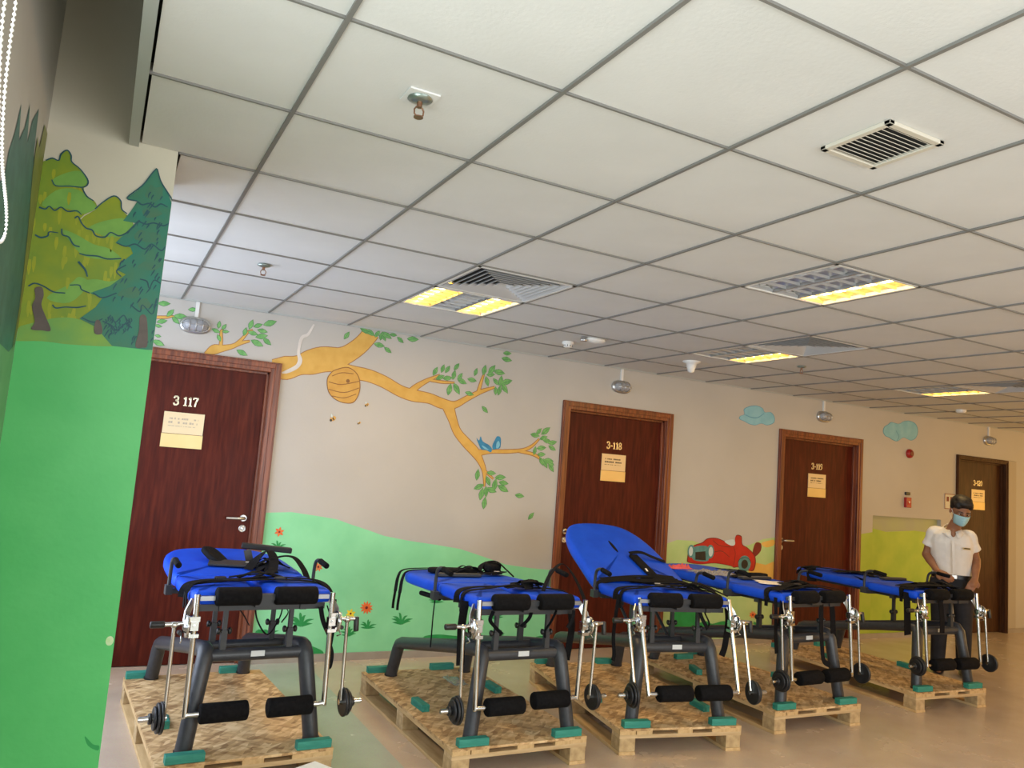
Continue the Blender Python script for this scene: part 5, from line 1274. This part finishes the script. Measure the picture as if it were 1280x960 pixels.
# shirt
sh = [('r', [ring((0, 0, .865), .165, .122), ring((0, 0, .90), .162, .120), ring((-.005, -.012, .97), .160, .118), ring((-.012, -.038, 1.07), .172, .124), ring((-.020, -.070, 1.17), .176, .118), ring((-.024, -.090, 1.245), .155, .095), ring((-.022, -.105, 1.29), .088, .066)]),
      ('e', SHL + Vector((.012, 0, 0)), (.052, .05, .042)), ('e', SHR + Vector((-.012, 0, 0)), (.052, .05, .042)), ('t', [SHL + Vector((.08, -.01, -.004)), SHL, SHL.lerp(ELL, .35), SHL.lerp(ELL, .62) + Vector((-.006, 0, 0))], [.048, .050, .052, .058], 14, 0), ('t', [SHR + Vector((-.08, -.01, -.004)), SHR, SHR.lerp(ELR, .35), SHR.lerp(ELR, .62) + Vector((.006, 0, 0))], [.048, .050, .052, .058], 14, 0)]
shirt = blobs('shirt', sh, 'shirt', per, .009, 5)
col = MB()
for s in (-1, 1):
    vs = []
    for k in range(9):
        u3 = k / 8; a = R(90 - s * 0) - u3 * R(165); ca, sa = math.cos(a), math.sin(a)
        r1, r2 = .066 + .004 * u3, .088 + .026 * u3 ** 2
        z1 = 1.352 - .075 * u3; z2 = z1 - .030 - .030 * u3 ** 3
        vs += [Vector((-.022 + s * ca * r1, -.108 + sa * r1 * 1.15, z1)), Vector((-.022 + s * ca * r2, -.108 + sa * r2 * 1.15, z2))]
    col.add(vs, [(2 * i, 2 * i + 1, 2 * i + 3, 2 * i + 2) for i in range(8)], True)
c_ = col.build('collar', 'shirt', shirt); md = c_.modifiers.new('s', 'SOLIDIFY'); md.thickness = .005
MB().add([(-.062, -.2045, 1.272), (.006, -.2045, 1.272), (-.03, -.212, 1.185)], [(0, 1, 2)]).build('open_neck', 'skin', shirt) if False else None
o = MB().box(-.032, .032, -.003, .003, -.010, .010).build('name_badge', 'brass', shirt, (.085, -.196, 1.135)); o.rotation_euler = (R(-22), 0, R(14)); bevel(o, .002)
MB().box(-.024, .024, -.0038, -.003, -.004, .004).build('badge_text', 'black', o)
pk = MB()
pk.tube([(-.028, -.2105, 1.20), (-.02, -.195, 1.10), (-.012, -.17, 1.0), (-.006, -.145, .91)], .01, sq=(.022, .003)).build('button_placket', 'shirt', shirt)
# trousers, belt, shoes
tro = [('r', [ring((0, .0, .70), .17, .125), ring((0, 0, .78), .172, .125), ring((0, 0, .86), .158, .118), ring((0, 0, .885), .152, .112)]),
       ('t', [(-.088, 0, .80), (-.095, -.02, .48), (-.102, .02, .10)], [.098, .073, .060]), ('t', [(.088, 0, .80), (.095, -.02, .48), (.102, .0, .10)], [.098, .073, .060])]
trs = blobs('trousers', tro, 'trousers', per, .010, 5)
MB().rings([ring((0, 0, .855), .170, .126), ring((0, 0, .890), .170, .126)], False, False).build('belt', 'shoe', trs)
bevel(MB().box(-.022, .022, -.134, -.124, .855, .890).build('belt_buckle', 'steel', trs), .003)
for x_, y_ in ((-.105, .02), (.105, 0)):
    s_ = blobs('shoe', [('e', (x_, y_ - .085, .045), (.046, .085, .038)), ('e', (x_, y_ + .01, .05), (.040, .055, .046)), ('e', (x_, y_ - .04, .018), (.046, .125, .018))], 'shoe', per, .008, 2)
